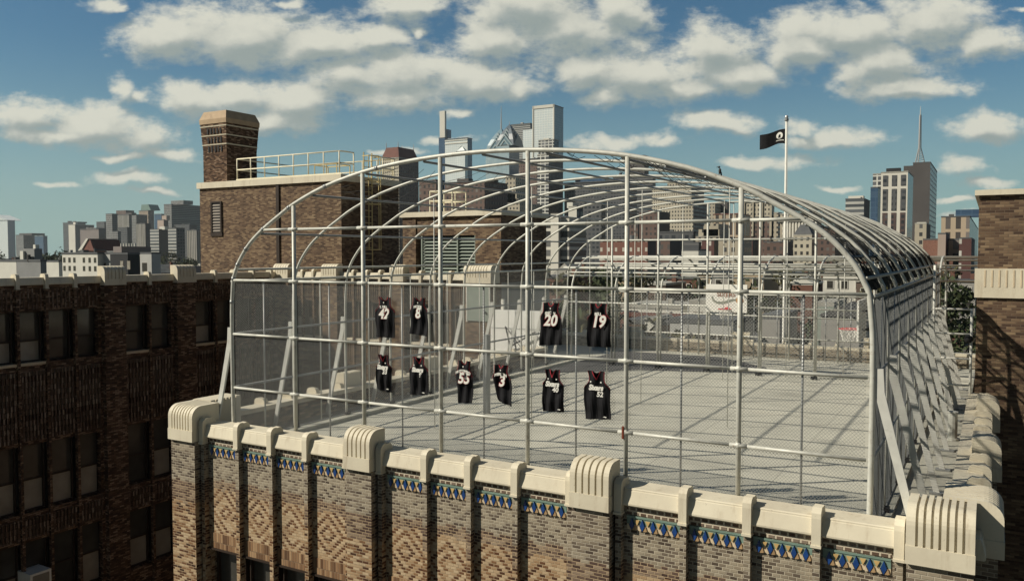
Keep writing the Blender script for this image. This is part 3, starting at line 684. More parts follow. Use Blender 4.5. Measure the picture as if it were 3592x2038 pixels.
# sleeves (couplers) on the front rib
for t_ in (7, 12, 17, 20, 24, 29, 33, 37):
    a, b_ = ARS[t_], ARS[t_+1]; d_ = Vector((b_[0]-a[0],0,b_[1]-a[1])).normalized()*.07
    MB().tube([(a[0],CY0,a[1]),(a[0]+d_.x,CY0,a[1]+d_.z)], .047, 10).build('coupler', 'steel_grey', cage, smooth=True)
def face(y, r_post, r_rail, mid=True, z0=0.0):
    for i in range(1, 7):
        x = CX0+i*BAY
        MB().tube([(x, y, z0),(x, y, arch_z(x)-.02)], r_post, 8).build('post', 'steel_white', cage, smooth=True)
    zt = 4.705; e = .49*BAY
    for z, xa, xb in ((EZ, CX0+.05, CX0+CW-.05), (EZ-SP, CX0, CX0+CW), (EZ-2*SP, CX0, CX0+CW), (zt, CX0+e, CX0+CW-e)):
        for i in range(7):
            a, b_ = max(xa, CX0+i*BAY+.03), min(xb, CX0+(i+1)*BAY-.03)
            MB().tube([(a, y-.01, z),(b_, y-.01, z)], r_rail, 8).build('rail', 'steel_white', cage, smooth=True)
    MB().tube([(CX0,y,.10),(CX0+CW,y,.10)], r_rail*.7, 6).build('rail', 'steel_grey', cage)
    if mid:
        for i in range(7):
            MB().tube([(CX0+(i+.5)*BAY, y+.03, z0),(CX0+(i+.5)*BAY, y+.03, EZ)], .0165, 6).build('bar', 'steel_grey', cage, smooth=True)
face(CY0, .041, .027)
for x in [CX0+i*BAY for i in range(1,7)]:                                  # clamp fittings at the crossings
    for z in (EZ, EZ-SP, EZ-2*SP, 4.705):
        MB().tube([(x-.13, CY0-.01, z),(x+.13, CY0-.01, z)], .034, 8).tube([(x, CY0, z-.045),(x, CY0, z+.045)], .047, 8).build('fitting', 'steel_white', cage, smooth=True)
f = MB(); f.box(CX0+5*BAY-.052, CX0+5*BAY-.02, CY0-.055, CY0+.03, 1.20, 1.40); f.build('fitting', 'rust', cage)
# rear face of the vault: posts stand open to the second cage
for i in range(1, 7):
    x = CX0+i*BAY
    MB().tube([(x, CY0+9*BAY, 0),(x, CY0+9*BAY, arch_z(x)-.02)], .040, 8).build('post', 'steel_white', cage, smooth=True)
    MB().box(x-.09, x+.09, CY0+9*BAY-.09, CY0+9*BAY+.09, .004, .10).build('base_plate', 'black_iron', cage)
for z in (EZ+1.07, 2.35):
    e = .45*BAY if z > EZ else 0
    MB().tube([(CX0+e, CY0+9*BAY, z),(CX0+CW-e, CY0+9*BAY, z)], .03, 6).build('rail', 'steel_white', cage, smooth=True)
for i in range(7):                                                          # thin rods in the far face
    x = CX0+(i+.5)*BAY; MB().tube([(x, CY0+9*BAY, .01),(x, CY0+9*BAY, arch_z(x)-.02)], .014, 6).build('bar', 'steel_white', cage, smooth=True)
for k, tt in ((2,1.5),(3,2.4),(4,1.8),(5,3.2),(6,2.2),(6,4.4),(4,4.8),(8,3.6)):     # odd hangers from ribs down to the eave ties
    x = CX0+tt*BAY; y = CY0+k*BAY; MB().tube([(x, y, .02),(x, y, arch_z(x)-.02)], .012, 6).build('hanger', 'steel_white', cage, smooth=True)
# long purlins
for t_ in (.49, 1.3, 2.05, 2.8, 3.5, 4.2, 4.95, 5.35, 5.7, 5.95, 6.2, 6.51, 6.66, 6.8):
    x = CX0+t_*BAY
    MB().tube([(x, CY0, arch_z(x)-.05),(x, CY0+9*BAY, arch_z(x)-.05)], .024, 6).build('purlin', 'steel_grey', cage, smooth=True)
for x, s in ((CX0-.03, -1), (CX0+CW+.03, 1)):
    for z, r in ((EZ-.03,.03),(3.86,.026),(EZ-SP,.028),(EZ-2*SP,.028),(.1,.022)):
        xx = x+(.1*-s if z > 3.7 else 0)
        MB().tube([(xx, CY0, z),(xx, CY0+9*BAY, z)], r, 6).build('side_rail', 'steel_white' if z > 3.5 else 'steel_grey', cage, smooth=True)
    for k in range(9):
        y = CY0+(k+.5)*BAY
        MB().tube([(x, y, .01),(x, y, EZ)], .015, 6).build('bar', 'steel_white' if s < 0 else 'steel_grey', cage, smooth=True)
    for k in range(10):
        y = CY0+k*BAY+(.0 if k else .02); wd = .12
        xs = x+s*.06
        br = MB()
        br.prism([(xs-s*.02,2.60),(xs+s*.08,2.60),(xs+s*.10,2.28),(xs+s*.65,.02),(xs+s*.55,.02),(xs-s*.02,2.24)], lambda p, q: (p[0], q, p[1]), y-.022, y+.022)
        br.build('brace', 'plank_paint', cage)
        MB().box(xs+s*.48, xs+s*.74, y-.07, y+.07, .005, .035).build('base_plate', 'steel_grey', cage)
        MB().box(x-.08, x+.08, y-.08, y+.08, .09, .16).build('base_plate', 'black_iron', cage)
# chain link: straight runs of wire laid on two diagonals
def mesh_panel(o, ux, uz, w, h, pitch=.052, r=.0022, name='chain_link', mat='wire', parent=None, xf=None):
    o, ux, uz = Vector(o), Vector(ux), Vector(uz); nn = ux.cross(uz); mb = MB()
    n = int((w+h)/pitch)+1
    for i in range(n):
        for sgn in (1, -1):
            u0 = i*pitch-h if sgn > 0 else i*pitch
            a, b_ = (u0, 0.0), (u0+sgn*h, h)
            t0, t1 = 0.0, 1.0
            lo, hi = sorted((a[0], b_[0]))
            # clip to 0..w
            def tt(u): return (u-a[0])/(b_[0]-a[0])
            ts = sorted((tt(0), tt(w))); t0, t1 = max(0, ts[0]), min(1, ts[1])
            if t1-t0 < .002: continue
            pa = o+ux*(a[0]+(b_[0]-a[0])*t0)+uz*(h*t0); pb = o+ux*(a[0]+(b_[0]-a[0])*t1)+uz*(h*t1)
            d_ = (pb-pa).normalized(); s1 = d_.cross(nn).normalized()*r; s2 = nn*r*1.2
            k = len(mb.v)
            for p in (pa, pb): mb.v += [tuple(p+s1+s2*sgn), tuple(p-s1+s2*sgn), tuple(p-s2*1.4+s2*sgn)]
            for i0, i1 in ((0,1),(1,2),(2,0)): mb.f.append((k+i0, k+i1, k+3+i1, k+3+i0)); mb.m.append(0)
    return mb.build(name, mat, parent)
for i in range(7):
    mesh_panel((CX0+i*BAY+.05, CY0+.012, .1), (1,0,0), (0,0,1), BAY-.1, EZ-.15, parent=cage)
for x in (CX0-.03, CX0+CW+.03):
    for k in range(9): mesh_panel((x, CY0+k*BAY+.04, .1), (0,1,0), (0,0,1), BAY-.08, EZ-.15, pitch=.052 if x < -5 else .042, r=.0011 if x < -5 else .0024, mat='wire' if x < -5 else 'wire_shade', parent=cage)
NW = [(EZ+.02,.0),(EZ+.22,.0),(EZ+.34,.02),(EZ+.40,.05)]
for k in range(9):                                                         # rags of dark netting left along the right eave
    n_ = MB(); ya, yb = CY0+k*BAY+.06, CY0+(k+1)*BAY-.06; nj = 30
    top = [rnd.uniform(.16,.34)+(.12 if k > 4 else 0) for _ in range(nj+1)]; low = [rnd.choice((0,0,0,-.12,-.28)) if k in (1,3,8) else 0 for _ in range(nj+1)]
    for j in range(nj+1):
        y = ya+(yb-ya)*j/nj
        n_.tube([(CX0+CW-.08,y,EZ+.03+low[j]),(CX0+CW-.13,y,EZ+.16),(CX0+CW-.18-.25*top[j],y+rnd.uniform(-.02,.02),EZ+.10+top[j])], .010, 3)
    for r_ in range(8):
        f_ = r_/7; n_.tube([(CX0+CW-.09-.13*f_, ya+(yb-ya)*j/12, EZ+.04+.27*f_+.03*math.sin(j*1.3+k+r_)) for j in range(13)], .010, 3)
    n_.build('netting', 'dark_net', cage)
for k in range(9):                                                         # torn wires still strung over the right flank of the vault
    n_ = MB(); ya, yb = CY0+k*BAY+.05, CY0+(k+1)*BAY-.05
    for j in range(26):
        t_ = 6.80-j*.10+rnd.uniform(-.04,.04); x = CX0+t_*BAY
        e0 = rnd.uniform(0,.5); e1 = e0+rnd.uniform(.2,.5); z = arch_z(x)+.0
        n_.tube([(x,ya+(yb-ya)*e0,z),(x+.05,ya+(yb-ya)*(e0+e1)/2,z-.08),(x,ya+(yb-ya)*e1,z)], .006, 3)
    for j in range(15):
        y = ya+(yb-ya)*(j+rnd.random()*.6)/15
        pts = [(CX0+tt*BAY, y+rnd.uniform(-.06,.06), arch_z(CX0+tt*BAY)+rnd.uniform(-.05,.02)) for tt in (6.86,6.7,6.5,6.25,6.0,5.6,5.2,4.8)][:rnd.randint(3,8)]
        n_.tube(pts, .0065, 3)
    n_.build('roof_wire', 'dark_net', cage)
for (x, y, s) in ((-11.6,12.6,1.9),(-10.9,14.5,1.8),(-6.5,14.6,1.9),(-5.0,12.7,1.7)):     # loose hanging wires under the crown
    n_ = MB()
    for j in range(4):
        n_.tube([(x+s*i/10, y+.35*j+rnd.uniform(-.05,.05), arch_z(x+s*i/10)-.05-(.10+.09*j)*math.sin(math.pi*i/10)**.7) for i in range(11)], .0045, 3)
    n_.build('roof_wire', 'dark_net', cage)
# ------------------------------------------------------------------ second cage across the far end
c2 = thing('sports_cage', 'lower pipe cage running crosswise at the far end of the court', 'cage', (-7.86, 31.5, 0))
Y2a, Y2b = 29.3, 33.9
def prof2(n=14):
    out = [(Y2a, 0), (Y2a, 2.55)]
    for i in range(1, n):
        a = math.pi*(1-i/n); out.append(((Y2a+Y2b)/2+math.cos(a)*(Y2b-Y2a)/2, 2.55+1.55*math.sin(a)**.8))
    return out+[(Y2b, 2.55), (Y2b, 0)]
P2 = prof2()
h0 = MB().tube([(CX0, y, z) for y, z in P2], .036, 8).build('rib', 'steel_white', c2, smooth=True)
for k in range(1, 8):
    c = h0.copy(); COL.objects.link(c); c.parent = c2; c.location = Vector(h0.location)+Vector((k*BAY*1.0,0,0))
for (y, z) in ((P2[5][0], P2[5][1]),(P2[7][0], P2[7][1]),(P2[8][0]+.1, P2[8][1]),(P2[10][0], P2[10][1]),(Y2b, 2.55),(Y2b, 1.7),(Y2b, .85),(P2[3][0],P2[3][1]),(P2[12][0],P2[12][1])):
    MB().tube([(CX0-.2, y, z),(CX0+CW+(.0 if z < 3 else 1.05), y, z)], .03, 6).build('rail', 'steel_white', c2, smooth=True)
for (y, z, r) in ((29.2,3.66,.05),(29.5,3.48,.03),(30.2,3.82,.04),(32.6,3.95,.03),(33.2,3.7,.045),(33.4,3.45,.03),(30.9,4.02,.025)):
    MB().tube([(CX0-.3, y, z),(CX0+CW, y, z)], r, 6).build('rail', 'steel_white', c2, smooth=True)
for k in range(14):
    x = CX0+(k+.5)*BAY/2; MB().tube([(x, Y2b, 0),(x, Y2b, 2.5)], .018, 6).build('bar', 'steel_grey', c2, smooth=True)
for k in range(7): mesh_panel((CX0+k*BAY, Y2b+.02, .1), (1,0,0), (0,0,1), BAY, 2.4, pitch=.075, r=.0013, parent=c2)
# gate by the right tower
gt = thing('pipe_gate', 'white pipe gate frame between the cage and the right brick tower', 'gate', (-.85, 29.0, 0))
gt_y = 24.75
for z in (.75, 1.45, 2.1, 2.75): MB().tube([(CX0+CW+.12, gt_y, z),(-.44, gt_y, z)], .026, 6).build('rail', 'white_paint', gt, smooth=True)
for x in (CX0+CW+.12, -.46): MB().tube([(x, gt_y, 0),(x, gt_y, 2.78 if x > -1 else 3.9)], .034, 8).build('post', 'white_paint', gt, smooth=True)
mt = MB().sphere((-.52, gt_y-.05, 1.98), .11, 10).build('lock_box', 'black_iron', gt, smooth=True)
# ------------------------------------------------------------------ jerseys hung inside the front mesh
def jersey(label, cx, zt, w, h, back, num, name, slant=0., taper=0., wave=.02, ph=0., lift=0.):
    cx, zt = cx*.9936, 4.2037+(zt-4.2037)*.9936
    t = thing('basketball_jersey', label, 'jersey', (cx, CY0-.06, zt-h), 'black jerseys hung on the front mesh')
    hw = w/2; neck_d = .07 if back else .15; arm = .34
    rows = 22
    def half(v):             # v: 0 top .. 1 hem (outer half width)
        if v < arm:
            k = v/arm; return hw*(.68-.06*math.sin(math.pi*k)) if k < .58 else hw*(.622+((k-.58)/.42)**1.4*.378)
        return hw*(1.0-taper*(v-arm))
    def neckw(v):
        if v > neck_d: return 0
        return hw*.27*(math.sqrt(max(0,1-(v/neck_d)**2)) if back else (1-v/neck_d)**.8)
    def P3(u, v, side):
        x = cx+u*(1)+slant*h*max(0,v-.2); z = zt-v*h
        if v > .9: z -= lift*(u/hw)*h*(v-.9)*6
        y = CY0-.045+.022*math.sin(7*u/hw+ph+v*3)*wave/.02+.018*math.sin(9*v+ph)+side*.008
        return (x, y, z)
    mb = MB(); tr = MB()
    vs = [i/rows for i in range(rows+1)]
    for a, b in zip(vs, vs[1:]):
        for sg in (-1, 1):
            for k in range(6):
                def uu(v, kk): n_, o_ = neckw(v), half(v); return sg*(n_+(o_-n_)*kk/6)
                for side in (-1, 1):
                    mb.quad(P3(uu(a,k),a,side), P3(uu(a,k+1),a,side), P3(uu(b,k+1),b,side), P3(uu(b,k),b,side))
            # edge closing strips
            mb.quad(P3(sg*half(a),a,-1),P3(sg*half(a),a,1),P3(sg*half(b),b,1),P3(sg*half(b),b,-1))
            def strip(f, wdt):
                q0, q1 = f(a), f(b)
                tr.quad(P3(q0,a,-1.9),P3(q0+sg*wdt,a,-1.9),P3(q1+sg*wdt,b,-1.9),P3(q1,b,-1.9))
            if a < arm: strip(lambda v: sg*(half(v)-.004), .005)
            if a < neck_d: strip(lambda v: sg*(neckw(v)-.002), .012)
    mb.quad(*[P3(s_*half(1), 1, sd) for s_, sd in ((-1,-1),(1,-1),(1,1),(-1,1))])
    if not back:
        bk2 = MB()
        for a, b in zip(vs[:9], vs[1:10]):
            for k in range(6):
                u0, u1 = -1+2*k/6, -1+2*(k+1)/6; dz = .035*h
                f_ = lambda u, v: tuple(Vector(P3(u*hw*.55, v, 4))-Vector((0,0,dz*(1-min(1,abs(u)*1.2)) if v < .06 else 0)))
                bk2.quad(f_(u0,a), f_(u1,a), f_(u1,b), f_(u0,b))
        bk2.build('collar_back', 'fabric_black', t)
    bo = mb.build('body', 'fabric_black', t, smooth=True)
    tr.build('trim', 'print_red', t)
    yt = CY0-.080
    def txt(nm, s, size, v, dx=0, bold=.0, shear=0., arc=0, sx=1.0):
        px, pz = cx+dx+slant*h*max(0,v-.2), zt-v*h
        o = text_mesh(nm, s, size, 'print_white', t, (px, yt-.004, pz), bold=bold, shear=shear, arc=arc, sx=sx)
        if size < .2: return o
        o2 = text_mesh(nm+'_outline', s, size, 'print_red', o, (px, yt+.001, pz), bold=bold+size*.028, shear=shear, arc=arc, sx=sx)
        o2.parent = o; o2.location = (0,0,-.006); o2.rotation_euler = (0,0,0)
        return o
    if back:
        txt('number', num, .265, .42, bold=.009, shear=.2, sx=.92)
        txt('name', name, .066, .235, bold=.003, arc=1.8, sx=.95)
    else:
        txt('wordmark', name, .12, .34, bold=.007, shear=.2, sx=.86)
        txt('number', num, .115, .47, dx=hw*.3, bold=.004, shear=.15)
        MB().prism([(-.03,0),(.0,.012),(.035,.006),(.03,-.008),(0,-.004)], lambda p, q: (cx+hw*.62+slant*h*.7+p[0], q, zt-h*.93+p[1]), yt-.002, yt+.004).build('hem_mark', 'print_white', t)
        for s_ in (-1, 1): MB().box(cx+s_*hw*.40-.011, cx+s_*hw*.40+.011, yt-.002, yt+.003, zt-h*.235, zt-h*.205).build('badge', 'print_white', t)
    if back: MB().box(cx-.009, cx+.009, yt-.002, yt+.003, zt-h*.15, zt-h*.115).build('badge', 'print_white', t)
    return t
J = [('black jersey with white number 42, back turned, leftmost of the upper row', -10.11, 3.37, .46, .77, True, '42', 'T. HILL', 0, 0),
 ('black jersey with a single white 8 on its back', -9.30, 3.38, .41, .69, True, '8', 'MCKIE', 0, 0),
 ('black jersey with white number 20 on its back, upper row', -6.51, 3.37, .41, .72, True, '20', 'SNOW', 0, 0),
 ('black jersey with white number 19 on its back, rightmost of the upper row', -5.62, 3.38, .41, .71, True, '19', 'BELL', 0, 0),
 ('black jersey with wordmark over small 33, leftmost of the lower row', -10.15, 2.26, .36, .70, False, '33', 'Sixers', 0, 0),
 ('black jersey with wordmark over small 9', -9.31, 2.27, .42, .71, False, '9', 'Sixers', -.02, 0),
 ('narrow black jersey with big white 55 on its back', -8.29, 2.26, .38, .76, True, '55', 'MUTOMBO', .06, .38),
 ('twisted black jersey with a single white 3 on its back', -7.50, 2.24, .38, .68, True, '3', 'IVERSON', .17, .45),
 ('black jersey with wordmark over small 40', -6.47, 2.23, .39, .72, False, '40', 'Sixers', 0, 0),
 ('black jersey with wordmark over small 52, largest and rightmost of the lower row', -5.66, 2.26, .46, .80, False, '52', 'Sixers', .03, 0)]
for i, (lb, cx, zt, w, h, bk_, num, nm, sl, tp) in enumerate(J): jersey(lb, cx, zt, w, h, bk_, num, nm, sl, tp, ph=i*1.3, lift=(.12 if i in (7,) else .05*math.sin(i*2)))
# ------------------------------------------------------------------ hoops
def hoop_net(mb, c, r):
    for i in range(12):
        for s in (1, -1):
            pts = []
            for k in range(5):
                a = 2*math.pi*(i+s*k*.5)/12; rr = r*(1-.11*k); pts.append((c[0]+rr*math.cos(a), c[1]+rr*math.sin(a), c[2]-.085*k))
            mb.tube(pts, .0045, 4)
def ringpts(c, r, n=20): return [(c[0]+r*math.cos(2*math.pi*i/n), c[1]+r*math.sin(2*math.pi*i/n), c[2]) for i in range(n+1)]
hp = thing('basketball_hoop', 'white basketball backboard with red lettering and a ball mark facing the camera', 'hoop', (-8.0, 28.75, 0))
fan = [(-.72,0),(.72,0),(.72,.97),(-.72,.97)]
BX, BY, BZ = -8.02, 28.72, 2.17
MB().prism(fan, lambda p, q: (BX+p[0], q, BZ+p[1]), BY, BY+.04).build('backboard', 'print_white', hp)
text_mesh('lettering', 'SIXERS', .20, 'logo_red', hp, (BX+.0, BY-.004, BZ+.60), bold=.006, sx=1.1, arc=-.12)
sw = [(-.52,.56),(-.48,.44),(-.36,.37),(-.18,.37),(0,.42),(.16,.47),(.34,.47),(.34,.40),(.2,.40),(.04,.34),(-.16,.28),(-.38,.29),(-.52,.38),(-.58,.52)]
MB().prism(sw, lambda p, q: (BX+.05+p[0], q, BZ+p[1]), BY-.006, BY-.001).build('swoosh_mark', 'olive_mark', hp)
MB().prism([(.13*math.cos(2*math.pi*i/16), .13*math.sin(2*math.pi*i/16)) for i in range(16)], lambda p, q: (BX+.47+p[0], q, BZ+.42+p[1]), BY-.009, BY-.002).build('ball_mark', 'orange_ball', hp)
RC = (BX+.04, BY-.30, BZ+.13)
MB().tube(ringpts(RC, .225), .012, 6).build('rim', 'rim_red', hp, smooth=True)
MB().box(RC[0]-.06, RC[0]+.06, BY-.09, BY-.001, RC[2]-.03, RC[2]+.05).build('rim_bracket', 'rim_red', hp)
nb = MB(); hoop_net(nb, RC, .22); nb.build('net', 'print_white', hp)
MB().tube([(BX-.3,BY+.04,BZ+.5),(BX-.3,CY0+9*BAY,BZ+.5)], .03, 6).build('arm', 'steel_grey', hp); MB().tube([(BX+.3,BY+.04,BZ+.5),(BX+.3,CY0+9*BAY,BZ+.5)], .03, 6).build('arm', 'steel_grey', hp)
MB().tube([(BX+.45,28.95,0),(BX+.45,28.95,BZ+.6)], .05, 8).build('pole', 'steel_grey', hp)
h2 = thing('basketball_hoop', 'red rim on a white backboard seen edge-on near the right cage wall', 'hoop', (-2.9, 23.6, 0))
bx2, by2, bz2 = -3.0, 23.55, 1.95
MB().box(bx2, bx2+.05, by2-.75, by2+.75, bz2, bz2+1.05).build('backboard', 'print_white', h2)
RC = (bx2-.30, by2, bz2+.26)
MB().tube(ringpts(RC, .235), .011, 6).build('rim', 'rim_red', h2, smooth=True)
MB().box(bx2-.10, bx2-.001, by2-.08, by2+.08, RC[2]-.05, RC[2]+.04).build('rim_bracket', 'rim_red', h2)
nb = MB(); hoop_net(nb, RC, .225); nb.build('net', 'print_white', h2)
for z in (bz2+.25, bz2+.75): MB().tube([(bx2+.05,by2,z),(CX0+CW,by2,z)], .03, 6).build('arm', 'black_iron', h2)
MB().tube([(bx2+.05,by2,bz2+.25),(CX0+CW,by2,bz2+.75)], .02, 6).build('arm', 'black_iron', h2)
# steel post and small things on the deck
o = MB().tube([(-11.46,18.51,0),(-11.46,18.51,2.06)], .075, 10).tube([(-11.46,18.51,2.06),(-11.46,18.51,2.085)], .085, 10)
tag(o.build('steel_post', 'steel_grey', None, smooth=False), 'thick grey steel post standing alone on the court', 'post')
for i, (x, y, h_, r, lb) in enumerate(((-.72,21.13,.62,.10,'fat white vent pipe on the walkway right of the cage'),(-1.02,25.9,.5,.08,'short white vent pipe at the far end of the right walkway'))):
    o = MB().tube([(x,y,0),(x,y,h_)], r, 12).tube([(x,y,h_),(x,y,h_+.03)], r*1.12, 12).tube([(x,y,.004),(x,y,.05)], r*1.5, 12)
    tag(o.build('vent_pipe', 'steel_white', None, smooth=False), lb, 'vent pipe')
un = thing('rooftop_unit', 'big white sheet metal rooftop unit beside the louvred penthouse', 'rooftop unit', (-16.6, 29.1, 0))
MB().box(-17.78,-15.44,28.96,29.29,.28,1.92).build('housing', 'bright_white', un)
MB().box(-17.79,-15.42,28.94,29.29,.02,.28).build('base', 'white_paint', un)
s_ = MB(); s_.box(-16.62,-16.59,28.945,28.958,.29,1.91); s_.box(-17.77,-15.45,28.945,28.957,1.18,1.205); s_.build('seam', 'steel_grey', un)
for x in (-17.3,-16.45): MB().box(x-.06,x+.06,29.08,29.2,1.92,2.35).build('stub', 'white_paint', un)
dr = thing('hinged_stand', 'dark folded tubular stand leaning before the white rooftop unit', 'stand', (-16.6, 28.9, 0))
MB().tube([(-16.75,28.8,.02),(-16.75,28.8,.48)], .035, 6).build('foot', 'black_iron', dr)
MB().tube([(-16.75,28.8,.48),(-16.98,28.8,1.28)], .032, 6).build('arm', 'black_iron', dr); MB().tube([(-16.98,28.8,1.28),(-16.2,28.8,.4)], .02, 6).build('arm', 'black_iron', dr)
MB().tube([(-16.75,28.8,.48),(-15.6,28.8,1.12)], .032, 6).build('arm', 'black_iron', dr)
gd = thing('metal_door', 'sage green metal door panel on the rear brick wall beside the white unit', 'door', (-18.4, 29.2, 1.4))
MB().box(-18.95,-17.88,29.0,29.05,1.42,2.86).build('panel', 'sage_metal', gd)
f = MB(); f.box(-19.0,-18.95,28.99,29.06,1.38,2.86); f.box(-17.88,-17.84,28.99,29.06,1.38,2.86); f.build('frame', 'white_paint', gd)
MB().sphere((-18.05,28.97,1.78), .05, 8).build('handle', 'black_iron', gd)
# air conditioner in the left wing window
ac = thing('air_conditioner', 'white window air conditioner in a low window of the left wing', 'air conditioner', (-29.8, 17.1, -7.65))
MB().box(-30.25,-29.45,16.62,17.38,-7.72,-7.22).build('case', 'white_paint', ac)
MB().box(-29.449,-29.44,16.70,17.30,-7.65,-7.30).build('grille', 'glass_shade', ac)
# ------------------------------------------------------------------ stair tower railing and ladder
gr = thing('guard_railing', 'cream pipe guard railing round the roof edge of the stair tower', 'railing', (-30, 30.1, 7.93))
r = MB()
for z in (8.5, 9.05):
    r.tube([(-33.75,30.1,z),(-26.85,30.1,z),(-26.75,30.4,z),(-26.75,31.0,z)], .032, 6); r.tube([(-26.75,32.3,z),(-26.75,34.1,z)], .032, 6); r.tube([(-33.75,30.1,z),(-33.75,34.1,z)], .032, 6); r.tube([(-33.75,34.1,z),(-26.75,34.1,z)], .032, 6)
r.build('rail', 'cream_paint', gr, smooth=True)
for k in range(8):
    x = -33.75+k*.985; MB().tube([(x,30.1,7.93),(x,30.1,9.05)], .032, 6).build('post', 'cream_paint', gr, smooth=True)
    if k > 4: MB().tube([(x,34.1,7.93),(x,34.1,9.05)], .03, 6).build('post', 'cream_paint', gr, smooth=True)
for y in (31.0, 32.3, 33.2, 34.1): MB().tube([(-26.75,y,7.93),(-26.75,y,9.05)], .032, 6).build('post', 'cream_paint', gr, smooth=True)
MB().box(-33.8,-26.7,30.07,30.1,7.935,8.03).build('toe_board', 'cream_paint', gr)
hr = thing('roof_hatch_rail', 'small yellow hatch railing behind the guard railing on the stair tower', 'railing', (-30, 32.5, 7.93))
h_ = MB()
for x in (-30.4,-29.6,-28.9):
    for y in (32.2,33.2): h_.tube([(x,y,7.93),(x,y,8.75)], .028, 5)
h_.build('post', 'yellow_paint', hr)
h_ = MB()
for y in (32.2,33.2): h_.tube([(-30.4,y,8.75),(-28.9,y,8.75)], .028, 5)
for x in (-30.4,-28.9): h_.tube([(x,32.2,8.75),(x,33.2,8.75)], .028, 5)
h_.build('rail', 'yellow_paint', hr)
ld = thing('caged_ladder', 'yellow safety ladder with hoops on the dark side of the stair tower', 'ladder', (-26.3, 31.6, 4))
l = MB()
for y in (31.35, 31.95): l.tube([(-26.42,y,3.1),(-26.42,y,9.1)], .032, 6)
l.build('stile', 'yellow_paint', ld)
l = MB()
for i in range(19): l.tube([(-26.42,31.35,3.3+i*.3),(-26.42,31.95,3.3+i*.3)], .018, 5)
l.build('rungs', 'yellow_paint', ld)
l = MB()
for z in (4.4,5.5,6.6,7.7,8.9): l.tube([(-26.42,31.25,z),(-26.0,31.2,z),(-25.75,31.65,z),(-26.0,32.1,z),(-26.42,32.05,z)], .025, 5)
for p in ((-26.0,31.2),(-25.75,31.65),(-26.0,32.1)): l.tube([(p[0],p[1],4.4),(p[0],p[1],8.9)], .022, 5)
l.build('hoops', 'yellow_paint', ld)
# ------------------------------------------------------------------ flag
FY = 40.0
fp = thing('flagpole', 'tall white flagpole with a silver ball rising behind the vault', 'flagpole', (-8.45, FY, 0))
MB().tube([(-8.45,FY,GZ),(-8.45,FY,10.42)], .075, 10, r2=.05).build('pole', 'white_paint', fp, smooth=True)
MB().tube([(-8.45,FY,10.36),(-8.45,FY,10.45)], .10, 10).build('truck', 'steel_grey', fp)
MB().sphere((-8.45,FY,10.53), .085, 12).build('ball', 'silver', fp, smooth=True)
MB().tube([(-8.37,FY-.03,.5),(-8.37,FY-.03,10.35)], .008, 4).build('halyard', 'white_paint', fp)
fl = thing('flag', 'black flag with a white disc emblem flying left from the flagpole', 'flag', (-8.5, FY, 9.3))
def flagpt(u, v, off=0):      # u 0 at the pole -> 1 at the fly end
    return (-8.50-u*1.16, FY+.10*math.sin(u*6.0+.4)*u+off-.02, 9.99-.06*u-.17*u*(1-v*.2)-v*(.68-.04*math.sin(u*5))+.03*math.sin(u*7))
fm = MB(); n = 18
for i in range(n):
    for j in range(8):
        for off in (-.004, .004): fm.quad(flagpt(i/n,j/8,off),flagpt((i+1)/n,j/8,off),flagpt((i+1)/n,(j+1)/8,off),flagpt(i/n,(j+1)/8,off))
fm.build('cloth', 'fabric_black', fl, smooth=True)
em = MB()
cu_, cv_ = .22, .42; ru, rv = .13, .24; k = 20
pts = [(cu_+ru*math.cos(2*math.pi*i/k), cv_+rv*math.sin(2*math.pi*i/k)) for i in range(k)]
for i in range(k): a, b_ = pts[i], pts[(i+1) % k]; em.quad(flagpt(cu_,cv_,-.010), flagpt(*a,-.010), flagpt(*b_,-.010))
em.build('disc_emblem', 'print_white', fl)
em = MB()
hd = [(.27,.52),(.25,.40),(.22,.34),(.18,.36),(.17,.44),(.19,.50),(.16,.58),(.27,.60)]
for i in range(1, len(hd)-1): em.quad(flagpt(*hd[0],-.014), flagpt(*hd[i],-.014), flagpt(*hd[i+1],-.014))
em.build('profile_emblem', 'fabric_black', fl)
em = MB()
for i in range(7):
    u0 = .05+i*.045; em.quad(flagpt(u0,.74,-.010), flagpt(u0+.034,.74,-.010), flagpt(u0+.034,.80,-.010), flagpt(u0,.80,-.010))
em.build('motto_strip', 'print_white', fl)
bd = thing('bird', 'small dark bird perched on the front arch of the cage', 'bird', (-3.62, CY0, 5.42))
bm_ = MB(); x0 = -3.62; z0 = arch_z(x0)+.04; S_ = .62
bm_.sphere((x0,CY0,z0+.075), .028, 10, (.8,.9,1.6)); bm_.sphere((x0-.01,CY0-.01,z0+.135), .018, 8); bm_.tube([(x0+.01,CY0+.02,z0+.06),(x0+.02,CY0+.04,z0-.03)], .013, 6, r2=.006)
bm_.tube([(x0-.025,CY0-.02,z0+.135),(x0-.045,CY0-.04,z0+.13)], .007, 5, r2=.002)
bm_.build('body', 'bird_feather', bd, smooth=True)
l = MB()
for s in (-.02,.02): l.tube([(x0+s*.7,CY0,z0+.05),(x0+s*.7,CY0,z0-.01)], .005, 4)
l.build('leg', 'bird_feather', bd)
